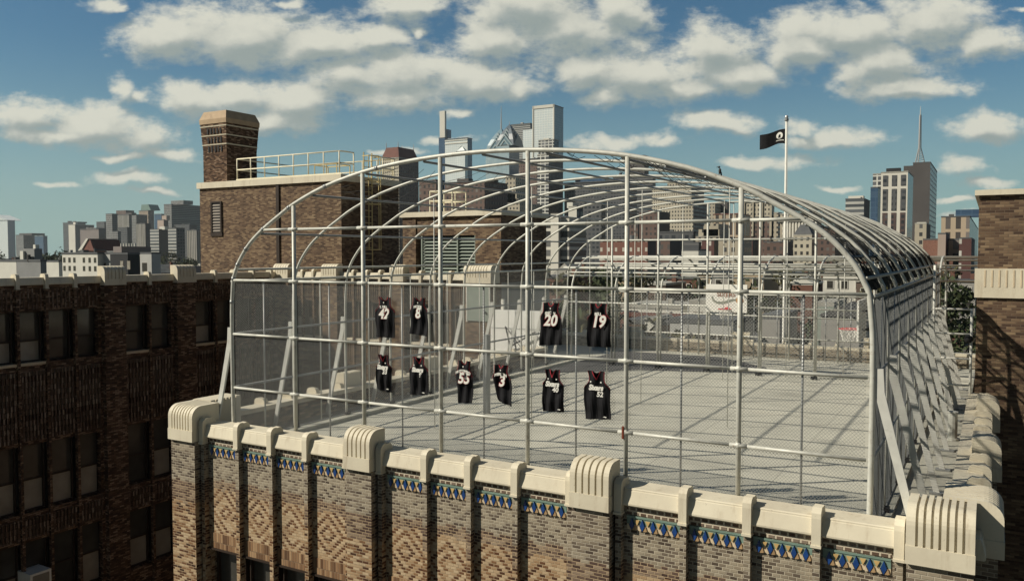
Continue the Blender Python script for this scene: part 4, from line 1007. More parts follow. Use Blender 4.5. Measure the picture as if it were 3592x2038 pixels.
# ------------------------------------------------------------------ the city beyond
facade('f_beige', (.40,.36,.28), (.05,.05,.05), 3.2, 3.6, .42, .5)
facade('f_beige_dense', (.46,.42,.33), (.05,.048,.045), 2.6, 3.3, .45, .5)
facade('f_brown', (.13,.085,.07), (.05,.045,.045), 3.0, 3.5, .45, .5, alt=(.4,.38,.34), jit=.5)
facade('f_maroon', (.10,.045,.04), (.5,.48,.43), 4.0, 4.2, .28, .45, jit=.2)
facade('f_redwhite', (.17,.075,.055), (.52,.49,.42), 3.4, 4.0, .3, .42, jit=.2)
facade('f_grey', (.20,.20,.195), (.05,.055,.06), 3.4, 3.5, .55, .5)
facade('f_greydark', (.085,.088,.092), (.03,.034,.04), 3.6, 3.6, .6, .5, alt=(.16,.17,.18))
facade('f_stripe', (.42,.42,.39), (.05,.055,.06), 400, 3.7, 1.0, .55)
facade('f_stripedark', (.14,.14,.14), (.025,.027,.03), 400, 3.8, 1.0, .62)
facade('f_ribs', (.33,.31,.27), (.05,.05,.05), 3.0, 300, .5, 1.0)
facade('f_tanribs', (.45,.36,.26), (.07,.06,.055), 4.6, 11, .5, .86)
facade('f_whitegrid', (.62,.62,.57), (.06,.062,.066), 6.0, 4.2, .8, .72)
facade('f_gridpane', (.09,.06,.055), (.035,.035,.04), 3.0, 3.4, .6, .6)
facade('f_glass', (.35,.45,.48), (.28,.38,.43), 4, 4, .9, .9, rough=.3, jit=.3, alt=(.5,.58,.58))
facade('f_glasspale', (.78,.80,.76), (.58,.65,.66), 5, 4, .9, .85, rough=.3, jit=.4, alt=(.62,.65,.62))
facade('f_glassblue', (.07,.12,.19), (.045,.085,.15), 5, 4, .9, .8, rough=.25, jit=.3, alt=(.12,.18,.25))
facade('f_concrete', (.42,.40,.35), (.30,.285,.25), 9, 3.2, .9, .12)
facade('f_balcony', (.55,.53,.47), (.04,.04,.04), 400, 3.3, 1.0, .68)
plain('stucco_pale', (.42,.42,.40), .8, 0, .06, .3)
plain('stucco_cool', (.22,.225,.225), .8, 0, .08, .3)
plain('white_wall', (.60,.59,.53), .8, 0, .06, .3)
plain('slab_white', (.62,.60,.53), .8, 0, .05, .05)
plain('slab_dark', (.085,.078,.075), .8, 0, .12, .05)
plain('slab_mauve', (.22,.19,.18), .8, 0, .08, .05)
plain('slab_pink', (.40,.32,.27), .8, 0, .08, .05)
plain('roof_red', (.16,.07,.055), .8, 0, .15, .2)
plain('roof_slate', (.10,.105,.11), .8, 0, .2, .3)
plain('copper_green', (.16,.24,.21), .7)
plain('crown_blue', (.13,.22,.27), .35, 0, .1, .03, spec=.5)
plain('crown_dark', (.07,.10,.13), .35, 0, .1, .03, spec=.5)
plain('crown_pale', (.38,.45,.46), .35, 0, .1, .03, spec=.5)
plain('black_wall', (.022,.023,.026), .7)
plain('mast', (.42,.40,.38), .5)
def city(name, label, cat, xa, xb, xc, yt, Y, mat, side=None, depth=24., pents=(), cap=None, base=None, group=None):
    """a block on the city grid: front between bearings xa..xb at distance Y, east side seen out to bearing xc, top at row yt"""
    A = atY(xa, yt, Y); B = atY(xb, yt, Y); X0, X1 = A.x, B.x; Z = atY((xa+xb)/2, yt, Y).z
    Y1 = Y+depth
    if xc: Y1 = max(Y+1.5, min(Y*1.6, atX(xc, yt, X1).y))
    z0 = GZ if base is None else base
    t = thing(name, label, cat, ((X0+X1)/2, (Y+Y1)/2, z0), group)
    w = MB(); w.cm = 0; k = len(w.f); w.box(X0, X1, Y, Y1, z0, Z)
    if side: w.m[3+k] = 1  # east faces mostly take a darker material: shade put into their colour
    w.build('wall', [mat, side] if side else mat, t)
    e = .012*(X1-X0)
    MB().box(X0-e, X1+e, Y-e, Y1+e, Z+.004, Z+max(.5, .0012*Y)).build('roof', cap or ('roof_light' if mat in ('f_beige','f_beige_dense','slab_white','f_whitegrid') else 'roof_slate'), t)
    for (pa, pb, py, pm) in pents:
        a = atY(pa, py, Y+3); b_ = atY(pb, py, Y+3)
        MB().box(a.x, b_.x, Y+4, max(Y+9, Y+4+(b_.x-a.x)*.6), Z+.01, a.z).build('penthouse', pm, t)
    ph_ = random.Random(name+label)
    for i in range(ph_.randint(1, 4) if (X1-X0) > 8 else 0):                  # tanks, fans and stair heads on the roof
        u = X0+(X1-X0)*ph_.uniform(.12,.85); v = Y+(Y1-Y)*ph_.uniform(.1,.7); q = (X1-X0)*ph_.uniform(.04,.12); hh = max(1.2, q*ph_.uniform(.4,1.1))
        rb = MB()
        if ph_.random() < .3: rb.tube([(u,v,Z+.01),(u,v,Z+hh*1.4)], q*.5, 8)
        else: rb.box(u-q/2, u+q/2, v, v+q, Z+.01, Z+hh)
        rb.build('roof_unit', ph_.choice(['slab_dark','roof_light','stucco_pale','roof_slate']), t)
    return t, X0, X1, Y, Y1, Z
T_ = 'tower'; B_ = 'building'
# left skyline
_, x0, x1, y0, y1, z = city('glass_tower', 'pale glass tower with slanted roof at the far left edge', T_, -18, 26, 52, 775, 1900, 'f_glasspale', 'f_glassblue')
pz = MB(); pz.prism([(x0,z+2),(x1,z+2),(x0,z+26)], lambda p, q: (p[0], q, p[1]), y0, y0+60); pz.build('slanted_roof', 'f_glasspale', _)
city('office_block', 'brown grey block with dark flat penthouse right of the slanted glass tower', B_, 55, 82, 121, 826, 1300, 'f_grey', 'f_brown', pents=((66,110,819,'slab_dark'),))
city('office_block', 'low dark blue glass block on the left skyline', B_, 121, 152, 166, 830, 1500, 'f_glassblue', 'f_glassblue')
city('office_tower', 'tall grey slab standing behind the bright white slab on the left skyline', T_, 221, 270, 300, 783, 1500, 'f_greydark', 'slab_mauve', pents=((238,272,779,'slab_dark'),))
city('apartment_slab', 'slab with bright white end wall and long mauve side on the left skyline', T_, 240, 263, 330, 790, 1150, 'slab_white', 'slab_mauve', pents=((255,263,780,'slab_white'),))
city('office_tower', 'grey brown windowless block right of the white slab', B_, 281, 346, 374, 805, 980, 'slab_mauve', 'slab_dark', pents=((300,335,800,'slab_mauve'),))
city('office_tower', 'dark narrow tower between the grey brown block and the light banded tower', T_, 338, 366, 376, 780, 1350, 'f_greydark', 'slab_dark')
city('apartment_tower', 'slim light grey tower with window bands left of the stepped beige tower', T_, 371, 393, 412, 752, 900, 'f_grey', 'f_greydark')
city('apartment_tower', 'short light tower in front of the slim light grey tower', T_, 393, 413, 424, 814, 800, 'f_grey', 'f_greydark')
city('apartment_tower', 'pale grey tower with dark vertical slots and brown penthouse on the left skyline', T_, 409, 452, 462, 755, 1150, 'f_ribs', 'f_greydark', pents=((406,440,739,'f_brown'),(440,460,747,'slab_dark')))
city('office_tower', 'dark mid-height tower below the pale slotted tower', T_, 414, 446, 460, 800, 850, 'f_greydark', 'slab_dark')
city('office_tower', 'grey block with long brown side right of the pale slotted tower', T_, 461, 478, 517, 755, 1200, 'f_grey', 'f_brown')
_, x0, x1, y0, y1, z = city('office_tower', 'sandy tower with a sloping dark green roof on the left skyline', T_, 487, 520, 540, 741, 1400, 'f_tanribs', 'f_brown')
pz = MB(); pz.prism([(x0+6,z+2),(x1+9,z+2),(x1-1,z+17),(x0+10,z+17)], lambda p, q: (p[0], q, p[1]), y0+1, y0+30); pz.build('sloping_roof', 'copper_green', _)
city('office_tower', 'dark blue grey block behind the sandy tower', T_, 541, 566, 578, 753, 1500, 'f_glassblue', 'f_greydark')
city('apartment_block', 'small pinkish stepped block in front of the big striped tower', B_, 552, 574, 590, 773, 1050, 'slab_pink', 'f_brown', pents=((566,582,757,'slab_pink'),))
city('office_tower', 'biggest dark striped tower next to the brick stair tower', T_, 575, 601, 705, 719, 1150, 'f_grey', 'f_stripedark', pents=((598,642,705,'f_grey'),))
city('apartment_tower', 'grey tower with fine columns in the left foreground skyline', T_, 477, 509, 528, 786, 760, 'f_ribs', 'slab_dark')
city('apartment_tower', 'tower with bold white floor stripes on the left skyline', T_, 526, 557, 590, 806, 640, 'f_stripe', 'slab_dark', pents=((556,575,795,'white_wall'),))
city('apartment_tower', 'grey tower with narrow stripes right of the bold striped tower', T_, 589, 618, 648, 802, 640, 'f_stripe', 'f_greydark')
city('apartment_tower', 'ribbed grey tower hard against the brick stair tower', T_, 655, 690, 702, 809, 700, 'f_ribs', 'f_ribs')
city('office_block', 'dark low tower in the gap behind the striped towers', B_, 612, 664, 690, 790, 950, 'f_greydark', 'slab_dark')
# low buildings just past the left wing
def house_windows(t, X0, X1, Y, spots, w, h, mat='glass_dark'):
    for (x, z) in spots:
        f = MB().box(x-w/2-.08, x+w/2+.08, Y-.06, Y-.002, z-.08, z+h+.08).build('window', 'frame_light', t)
        MB().box(x-w/2, x+w/2, Y-.075, Y-.061, z, z+h).build('pane', mat, f)
Y = 150
t, x0, x1, y0, y1, z = city('rowhouse_block', 'white stuccoed block with small dark windows beyond the left wing', B_, 218, 342, None, 891, Y, 'white_wall', depth=3)
sp = []
for fx in (.06,.21,.35,.62,.78,.93):
    for dz in (-2.5,-5.0): sp.append((x0+(x1-x0)*fx, z+dz))
house_windows(t, x0, x1, Y, sp, .95, 1.35)
t, x0, x1, y0, y1, z = city('rowhouse_block', 'white and pale grey modern house left of the black clad one', B_, 342.5, 386, None, 892, Y+2, 'stucco_pale', depth=4)
house_windows(t, x0, x1, Y+2, [(x0+2.8, z-5.2)], 2.2, 2.6)
t, x0, x1, y0, y1, z = city('rowhouse_block', 'black clad modern house with rooftop bulkhead', B_, 387, 448, 490, 893, Y-6, 'black_wall')
house_windows(t, x0, x1, Y-6, [(x0+5.0, z-4.0),(x0+8.0,z-4.0)], 1.2, 2.2, 'glass_shade')
a = atY(397,865,Y+6); b2 = atY(426,865,Y+6)
t2 = thing('roof_bulkhead', 'grey and black stair bulkhead with white vents above the black clad house', 'bulkhead', (a.x+2, Y+8, z))
MB().box(a.x, b2.x, Y+6, Y+16, z+.3, a.z).build('wall', ['slab_mauve'], t2)
for i in range(6): MB().tube([(a.x+1+i*1.3,Y+8,a.z),(a.x+1+i*1.3,Y+8,a.z+.9)], .25, 6).build('vent', 'white_wall', t2)
t, x0, x1, y0, y1, z = city('rowhouse_block', 'pale grey house with two dark square windows by the far parapet', B_, 491, 531, None, 891, Y+4, 'stucco_pale', depth=3)
house_windows(t, x0, x1, Y+4, [(x1-3.1, z-5.0),(x1-3.1, z-9)], 2.0, 2.4)
t, x0, x1, y0, y1, z = city('gabled_house', 'red brown house with one bright sloping roof behind the white block', 'house', 286, 338, None, 880, 210, 'brick_red', depth=4)
pz = MB(); pz.prism([(x0,z),(x1,z),(x1-2.5,z+4.6),(x1-4,z+4.6)], lambda p, q: (p[0], q, p[1]), 209, 222); pz.build('gable', 'roof_red', t)
pz = MB(); pz.prism([(x0-.3,z+.05),(x0+1.8,z+.05),(x1-3.2,z+5.0),(x1-4.6,z+5.0)], lambda p, q: (p[0], q, p[1]), 208.6, 222); pz.build('roof_slope', 'white_wall', t)
t, x0, x1, y0, y1, z = city('warehouse', 'grey stepped warehouse with white stair hut at the left', B_, 58, 142, 150, 917, 120, 'stucco_cool')
MB().box(x0+1, x0+6.2, 121, 123, z+.2, z+1.2+2.0).build('upper_wall', 'stucco_cool', t); MB().box(x0+.9, x0+2.3, 120.4, 121, z-.2, z+2.6).build('stair_hut', 'white_wall', t); MB().box(x0+4, x0+5, 122,123, z+3.2, z+4.2).build('vent', 'white_wall', t)
t, x0, x1, y0, y1, z = city('warehouse', 'low white shed with dotted vents at the far left', B_, -12, 57, None, 918, 130, 'white_wall', depth=3)
city('rowhouse_block', 'low white house right of the grey warehouse', B_, 156, 206, None, 919, 160, 'white_wall', depth=3)
# centre skyline
def finial(t, x, y, z, h, r=.5): MB().tube([(x,y,z),(x,y,z+h)], r, 5, r2=r*.3).build('finial', 'mast', t)
t, x0, x1, y0, y1, z = city('mansard_tower', 'old beige tower with red mansard roof behind the stair tower railing', T_, 1338, 1399, 1468, 557, 700, 'f_beige_dense', 'f_brown')
rz = atY(1370, 519, 705).z; ins = (x1-x0)*.16
def hip(mb, x0, x1, y0, y1, z0, z1, i, j=None):
    j = i if j is None else j
    lo = [(x0,y0,z0),(x1,y0,z0),(x1,y1,z0),(x0,y1,z0)]; hi = [(x0+i,y0+j,z1),(x1-i,y0+j,z1),(x1-i,y1-j,z1),(x0+i,y1-j,z1)]
    for k in range(4): l = (k+1) % 4; mb.quad(lo[k], lo[l], hi[l], hi[k])
    mb.quad(*hi); mb.quad(*lo[::-1])
m_ = MB(); hip(m_, x0, x1, y0, y1, z+1, rz, ins); m_.build('mansard_roof', 'roof_red', t)
for sx in (x0+ins, x1-ins):
    for sy in (y0+ins, y1-ins): finial(t, sx, sy, rz, 6)
t, x0, x1, y0, y1, z = city('glass_tower', 'very slim pale tower with white lantern top left of the glass towers', T_, 1539, 1560, 1571, 486, 1500, 'f_glassblue', 'f_glassblue')
a = atY(1542,391,1500); b2 = atY(1560,391,1500); MB().box(a.x, b2.x, 1500, 1506, z+1.5, a.z).build('lantern', 'slab_white', t)
a = atY(1560,455,1506); b2 = atY(1570,455,1506); MB().box(a.x, b2.x, 1506, 1520, z+1.5, a.z).build('shoulder', 'f_glassblue', t)
t, x0, x1, y0, y1, z = city('glass_tower', 'wide pale glass tower with bright horizontal bands beside the slim tower', T_, 1561, 1640, 1656, 489, 1450, 'f_glasspale', 'f_glassblue')
for q_ in (.02, .12): MB().box(x0, x1, y0-1, y0-.02, z-2-60*q_, z-60*q_).build('band', 'slab_white', t)
t, x0, x1, y0, y1, z = city('spired_tower', 'small pale tower with pointed top in front of the wide glass tower', T_, 1600, 1631, 1640, 533, 1300, 'f_glasspale', 'f_glass')
m_ = MB(); hip(m_, x0, x1, y0, y1, z+1, atY(1616,511,1300).z, (x1-x0)*.49, 5); m_.build('spire', 'crown_pale', t)
def crown(t, x0, x1, y0, y1, z, zt, mA, mB):
    # stacked sloping stages closing to a point, a gable with pale chevrons on each face
    cx = (x0+x1)/2; hw = (x1-x0)/2; cy = y0+hw; H = zt-z
    st = [(0,1.0),(.26,.90),(.52,.66),(.78,.34),(1.0,.01)]
    for (f0, w0), (f1, w1) in zip(st, st[1:]):
        m_ = MB(); a = hw*w0; hip(m_, cx-a, cx+a, cy-a, cy+a, z+H*f0+.02, z+H*f1, hw*(w0-w1)); m_.build('crown_stage', mB, t)
    for k, (f0, w) in enumerate(((0,.97),(.22,.72),(.45,.46))):
        zz = z+H*f0; h = H*.52*(1-.18*k); a = hw*w; yf = cy-hw*(w+.02)
        m_ = MB(); m_.prism([(cx-a,zz),(cx+a,zz),(cx,zz+h)], lambda p, q: (p[0], q, p[1]), yf, cy); m_.build('gable', mA, t)
        m_ = MB(); m_.prism([(cy-a,zz),(cy+a,zz),(cy,zz+h)], lambda p, q: (q, p[0], p[1]), cx, cx+hw*(w+.02)); m_.build('gable', mB, t)
        for d_ in (.55, .95):
            m_ = MB(); m_.prism([(cx-a*d_,zz),(cx-a*d_+2.2,zz),(cx,zz+h*d_-2.6),(cx+a*d_-2.2,zz),(cx+a*d_,zz),(cx,zz+h*d_)], lambda p, q: (p[0], q, p[1]), yf-.8, yf-.02); m_.build('chevron', 'crown_pale', t)
    return cx, cy
t, x0, x1, y0, y1, z = city('spired_tower', 'blue glass tower with stepped gables and a tall needle spire', T_, 1704, 1772, None, 532, 1250, 'f_glass', 'f_glass', depth=28)
cx, cy = crown(t, x0, x1, y0, y1, z, atY(1739,450,1264).z, 'crown_blue', 'crown_blue')
za = atY(1739,452,1264).z; zb = atY(1738,371,1264).z
MB().tube([(cx,cy,za-3),(cx,cy,za+(zb-za)*.45),(cx,cy,zb)], 1.5, 6, r2=.3).build('needle', 'mast', t)
t, x0, x1, y0, y1, z = city('spired_tower', 'blue glass tower with stepped gables and a short pointed peak', T_, 1742, 1786, 1822, 512, 1180, 'f_glass', 'f_glassblue')
cx, cy = crown(t, x0-2, x1+8, y0, y1, z, atY(1779,436,1195).z, 'crown_blue', 'crown_dark')
MB().tube([(cx,cy,atY(1779,440,1195).z-2),(cx,cy,atY(1779,426,1195).z)], .8, 5, r2=.2).build('needle', 'mast', t)
city('office_tower', 'grey banded office tower behind the pale glass slab', T_, 1793, 1860, 1873, 438, 1500, 'f_stripe', 'f_greydark')
city('office_tower', 'short pale tower just left of the tall pale glass slab', T_, 1834, 1872, 1880, 455, 1350, 'f_glasspale', 'f_glass')
t, x0, x1, y0, y1, z = city('glass_tower', 'tallest pale glass slab with bright edges above the middle of the arch', T_, 1870, 1943, 1976, 374, 1250, 'f_glasspale', 'f_glass')
for xx in (x0, x1): MB().box(xx-1, xx+1, y0-1, y0-.02, 60, z+2).build('edge_fin', 'slab_white', t)
MB().box(x0, x1, y0-1, y0-.02, z-3, z+2).build('edge_fin', 'slab_white', t)
city('office_tower', 'white block with dark square openings below the tall glass slab', T_, 1889, 1943, 1960, 493, 1050, 'f_whitegrid', 'f_stripedark', pents=((1905,1925,486,'white_wall'),))
city('apartment_tower', 'grey concrete tower with white framed bays seen through the vault', T_, 1820, 1884, None, 560, 900, 'f_brown', depth=30)
city('apartment_tower', 'narrow white frame tower with dark window grid behind the fourth post', T_, 1885, 1925, 1975, 545, 880, 'f_whitegrid', 'f_brown')
city('apartment_block', 'wide brown brick block behind the louvred penthouse', B_, 1560, 1700, 1780, 640, 420, 'f_brown', 'f_brown', pents=((1600,1640,628,'slab_dark'),(1690,1730,632,'slab_dark')))
city('apartment_block', 'brown block with pale window strips left of the wide brown block', B_, 1470, 1530, 1558, 635, 380, 'f_brown', 'slab_dark')
for k, (a_, b_, y_) in enumerate(((1725,1823,715),(1738,1815,700),(1757,1800,672))): pass
t, x0, x1, y0, y1, z = city('stepped_tower', 'cream stepped tower crowned with terraces behind the penthouse', T_, 1725, 1823, None, 716, 600, 'f_beige', depth=40)
for (a_, b_, y_) in ((1738,1818,700),(1760,1812,676),(1773,1808,626)):
    p, q_ = atY(a_, y_, 606), atY(b_, y_, 606); MB().box(p.x, q_.x, 606, 630, z, p.z).build('terrace', 'f_beige', t)
t, x0, x1, y0, y1, z = city('apartment_tower', 'blank white concrete slab with balconies either side, behind the left cage legs', T_, 1932, 1959, 1962, 754, 260, 'slab_white', 'slab_white')
m_ = MB(); m_.box(x0-3.2, x0-.01, y0+2, y0+16, GZ, z-1); m_.box(x1+.01, x1+3.2, y0+2, y0+16, GZ, z-1); m_.build('balcony', 'f_balcony', t)
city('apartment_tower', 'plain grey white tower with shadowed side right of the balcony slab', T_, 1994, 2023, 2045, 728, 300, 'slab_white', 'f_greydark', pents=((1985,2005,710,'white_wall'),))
city('office_block', 'dark office block under the vault, between the two white slabs', B_, 1962, 1990, 1996, 760, 420, 'f_brown', 'slab_dark')
city('office_block', 'dark glass block right of the grey white tower', B_, 2046, 2110, 2124, 700, 620, 'f_greydark', 'f_greydark')
city('office_block', 'large dark block high behind the vault purlins', B_, 1980, 2190, 2235, 640, 900, 'f_greydark', 'f_brown', pents=((2020,2120,628,'f_glassblue'),))
city('office_block', 'wide grey banded block high behind the fifth post', B_, 2150, 2290, 2300, 620, 1050, 'f_stripedark', 'f_brown', pents=((2195,2260,548,'slab_dark'),))
city('office_block', 'red brick warehouse with rows of white windows in the middle of the cage', B_, 2105, 2272, 2302, 846, 330, 'f_redwhite', 'slab_dark', cap='roof_light')
city('office_block', 'brown brick block with stepped roof above the red brick warehouse', B_, 2243, 2305, 2350, 745, 520, 'f_brown', 'slab_dark', pents=((2272,2296,738,'roof_red'),))
city('office_block', 'low grey brown block left of the stepped brown block', B_, 2206, 2238, 2243, 789, 480, 'f_brown', 'slab_dark')
city('office_tower', 'big cream tower covered in small windows in the middle distance', T_, 2317, 2432, 2481, 712, 700, 'f_beige_dense', 'f_brown')
city('office_tower', 'taller cream tower with cornice behind the big cream tower', T_, 2287, 2425, 2470, 662, 900, 'f_beige_dense', 'f_brown', pents=((2340,2400,640,'f_beige'),))
city('office_block', 'long grey slate roofed hall in front of the big cream tower', B_, 2312, 2432, 2440, 815, 420, 'f_greydark', 'slab_dark')
city('office_block', 'small brown block with pale corner bay below the long grey hall', B_, 2317, 2350, 2392, 846, 300, 'f_brown', 'slab_dark')
city('office_block', 'dark banded block behind the little white hut', B_, 2400, 2451, 2460, 853, 320, 'f_stripedark', 'slab_dark')
city('hut', 'little bright white hut low in the middle of the cage', 'hut', 2391, 2450, None, 880, 240, 'white_wall', depth=8)
city('office_block', 'maroon brick block with small white windows', B_, 2451, 2505, 2520, 845, 340, 'f_maroon', 'slab_dark')
city('office_block', 'tan stone block with tall windows left of the seventh post', B_, 2522, 2593, None, 845, 330, 'f_beige', depth=20)
city('office_tower', 'narrow cream tower beside a dark tower right of the big cream tower', T_, 2489, 2508, None, 716, 800, 'f_beige', depth=20)
city('office_tower', 'dark slate coloured tower right of the narrow cream tower', T_, 2508, 2552, 2560, 712, 820, 'slab_dark', 'slab_dark')
city('office_block', 'cream cornice block with a red band left of the seventh post', B_, 2503, 2592, None, 753, 560, 'f_tanribs', depth=30, cap='roof_red')
t, x0, x1, y0, y1, z = city('stepped_tower', 'stepped cream block with dark flat terraces in the middle distance', B_, 2435, 2525, None, 832, 440, 'f_beige', depth=30)
for (a_, b_, y_) in ((2450,2523,805),(2468,2520,786)):
    p, q_ = atY(a_, y_, 446), atY(b_, y_, 446); MB().box(p.x, q_.x, 446, 466, z, p.z).build('terrace', 'f_beige', t)
t, x0, x1, y0, y1, z = city('hotel', 'tall old hotel, pale above and brown brick below, right of the seventh post', T_, 2609, 2704, 2716, 764, 640, 'f_brown', 'slab_dark')
p = atY(2656,706,640); MB().box(x0, x1, y0, y1, z+.8, p.z).build('upper_wall', 'f_beige_dense', t)
for i in range(4): MB().box(x0+(x1-x0)*i/3-.8, x0+(x1-x0)*i/3+.8, y0-.9, y0-.02, z-14, p.z).build('pilaster', 'f_beige', t)
MB().box(x0-1, x1+1, y0-1.2, y1+1, p.z-.2, p.z+1.4).build('cornice', 'slab_white', t)
city('hotel', 'cream wing standing left of the tall old hotel', B_, 2590, 2609, None, 742, 660, 'f_beige_dense', depth=20)
city('office_block', 'slim cream tower with brown side between hotel and flagpole', B_, 2714, 2730, 2745, 748, 640, 'f_beige', 'f_brown')
t, x0, x1, y0, y1, z = city('court_house', 'long classical white building with columns behind the flagpole', B_, 2737, 2855, None, 752, 600, 'f_beige', depth=30)
for i in range(9):
    xx = x0+3+(x1-x0-6)*i/8; MB().tube([(xx,y0-1.5,z-16),(xx,y0-1.5,z-5)], .9, 6).build('column', 'slab_white', t)
MB().box(x0-1, x1+1, y0-3, y0-.02, z-5, z-2).build('entablature', 'slab_white', t)
t, x0, x1, y0, y1, z = city('mansard_tower', 'pale stone block with steep dark roof right of the flagpole', B_, 2784, 2848, 2860, 826, 400, 'f_beige_dense', 'f_brown')
m_ = MB(); hip(m_, x0, x1, y0, y1, z+.6, z+5, 2.5); m_.build('mansard_roof', 'roof_slate', t)
city('office_block', 'dark brown block partly hidden behind the flagpole', B_, 2680, 2760, 2782, 850, 420, 'f_brown', 'slab_dark')
city('office_block', 'dark maroon block between hotel and tan stone block', B_, 2596, 2640, 2660, 845, 400, 'f_maroon', 'slab_dark')
city('office_block', 'brown block with white gable behind the right arch', B_, 2862, 2930, 2960, 800, 480, 'f_brown', 'slab_dark')
city('office_block', 'dark slab seen through the ribs of the right arch', B_, 2930, 3010, 3050, 770, 560, 'f_greydark', 'slab_dark')
# right skyline
t, x0, x1, y0, y1, z = city('stepped_tower', 'stepped cream tower with dark side rising behind the right arch', T_, 2966, 3031, 3052, 700, 620, 'f_stripe', 'slab_dark', pents=((2975,3028,688,'slab_white'),))
city('office_tower', 'narrow dark blue tower left of the white grid tower', T_, 3054, 3080, 3090, 660, 700, 'f_glassblue', 'f_glassblue')
city('office_tower', 'plain white tower half hidden behind the white grid tower', T_, 3062, 3094, None, 613, 760, 'f_whitegrid', depth=30, pents=((3074,3090,640,'slab_dark'),))
t, x0, x1, y0, y1, z = city('office_tower', 'white grid tower with big dark windows in front of the dark antenna tower', T_, 3091, 3185, 3204, 606, 560, 'slab_white', 'f_glassblue', pents=((3108,3158,591,'black_wall'),))
nx, nz = 3, 8
for i in range(nx):
    for j in range(nz):
        w = (x1-x0)/nx; h_ = 13.3 if j else 6.5; zt = z-1.6-(0 if j == 0 else 8.3+(j-1)*14.5)
        if j == 1: pass
        xa_, xb_ = x0+w*i+1.1, x0+w*(i+1)-1.1
        f = MB().box(xa_, xb_, y0-.25, y0-.02, zt-h_, zt).build('window', 'f_gridpane' if j > 1 else 'f_greydark', t)
t, x0, x1, y0, y1, z = city('office_tower', 'tall dark windowless tower carrying a lattice antenna on the right skyline', T_, 3203, 3264, 3288, 573, 760, 'slab_dark', 'f_whitegrid', pents=())
p = atY(3170, 583, 764); q_ = atY(3203, 583, 764); MB().box(p.x, q_.x-.02, 764, 790, GZ, p.z).build('wing', 'slab_dark', t)
p = atY(3225, 571, 775); q_ = atY(3225, 374, 775); an = thing('antenna', 'tall thin red and white lattice antenna on the dark tower', 'antenna', (p.x, 775, z+1))
m_ = MB(); zt = q_.z; zb = z+1; hgt = zt-zb
for k in range(3):
    a_ = 2*math.pi*k/3+.4
    m_.tube([(p.x+4.5*math.cos(a_),775+4.5*math.sin(a_),zb),(p.x+1.0*math.cos(a_),775+1.0*math.sin(a_),zb+hgt*.28),(p.x+.6*math.cos(a_),775+.6*math.sin(a_),zb+hgt*.85)], .32, 4)
for i in range(22):
    f_ = i/22; r_ = 4.5-(3.5*f_/.28) if f_ < .28 else 1.0-.4*(f_-.28)/.57
    r_ = max(r_, .5); z_ = zb+hgt*.85*f_; z2 = zb+hgt*.85*(i+1)/22
    for k in range(3):
        a1, a2 = 2*math.pi*k/3+.4, 2*math.pi*(k+1)/3+.4
        m_.tube([(p.x+r_*math.cos(a1),775+r_*math.sin(a1),z_),(p.x+r_*.95*math.cos(a2),775+r_*.95*math.sin(a2),z2)], .2, 3)
m_.build('lattice', 'mast', an)
MB().tube([(p.x,775,zb+hgt*.84),(p.x,775,zt)], .4, 5, r2=.15).build('tip', 'white_wall', an)
city('office_block', 'small cream block with square windows below the dark antenna tower', B_, 3209, 3250, 3264, 786, 420, 'f_beige', 'slab_dark', pents=((3215,3248,780,'slab_white'),))
city('office_block', 'low red brick block at the right end of the vault', B_, 3238, 3290, None, 842, 330, 'brick_red', depth=15, pents=())
city('office_block', 'blank pink rendered block right of the low red brick block', B_, 3290, 3318, 3330, 822, 320, 'slab_pink', 'roof_red')
city('office_block', 'white block with thin ribs between two red blocks at the right', B_, 3328, 3365, None, 842, 330, 'f_tanribs', depth=15)
city('office_block', 'dull red block with paired white windows next to the right tower', B_, 3365, 3408, 3420, 838, 320, 'f_maroon', 'slab_dark')
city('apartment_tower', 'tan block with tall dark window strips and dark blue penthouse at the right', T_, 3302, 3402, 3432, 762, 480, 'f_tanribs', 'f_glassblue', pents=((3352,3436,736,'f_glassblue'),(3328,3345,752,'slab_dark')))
# ------------------------------------------------------------------ rowhouses and trees in between
def tree_mesh(seed, h, r, leaf):
    rr = random.Random(seed)
    tr = MB(); tr.tube([(0,0,0),(rr.uniform(-.2,.2),rr.uniform(-.2,.2),h*.45),(rr.uniform(-.4,.4),rr.uniform(-.4,.4),h*.8)], .28, 6, r2=.07)
    for i in range(5):
        a = rr.uniform(0,6.28); tr.tube([(0,0,h*rr.uniform(.3,.5)),(math.cos(a)*r*.6,math.sin(a)*r*.6,h*rr.uniform(.6,.85))], .12, 4, r2=.03)
    cr = MB(); cl = []
    for i in range(15):
        a = rr.uniform(0,6.28); q = rr.uniform(0,.75)*r; cl.append((math.cos(a)*q, math.sin(a)*q, h*rr.uniform(.42,.92), r*rr.uniform(.28,.48)))
    for c in cl:
        for i in range(42):
            v = Vector((rr.gauss(0,1),rr.gauss(0,1),rr.gauss(0,.8))).normalized()*c[3]*rr.uniform(.6,1.08); p = Vector(c[:3])+v
            a, b_ = Vector((rr.gauss(0,1),rr.gauss(0,1),rr.gauss(0,1))).normalized(), Vector((rr.gauss(0,1),rr.gauss(0,1),rr.gauss(0,1))).normalized()
            s = rr.uniform(.28,.55); cr.quad(p-a*s, p-b_*s*.7, p+a*s, p+b_*s*.7)
    t = thing('tree', 'tree', 'tree', (0,0,0))
    tr.build('trunk', 'bark', t); cr.build('crown', leaf, t); return t
protos = [tree_mesh(i+3, 10+i, 4+.4*i, 'leaf' if i % 2 else 'leaf_olive') for i in range(4)]
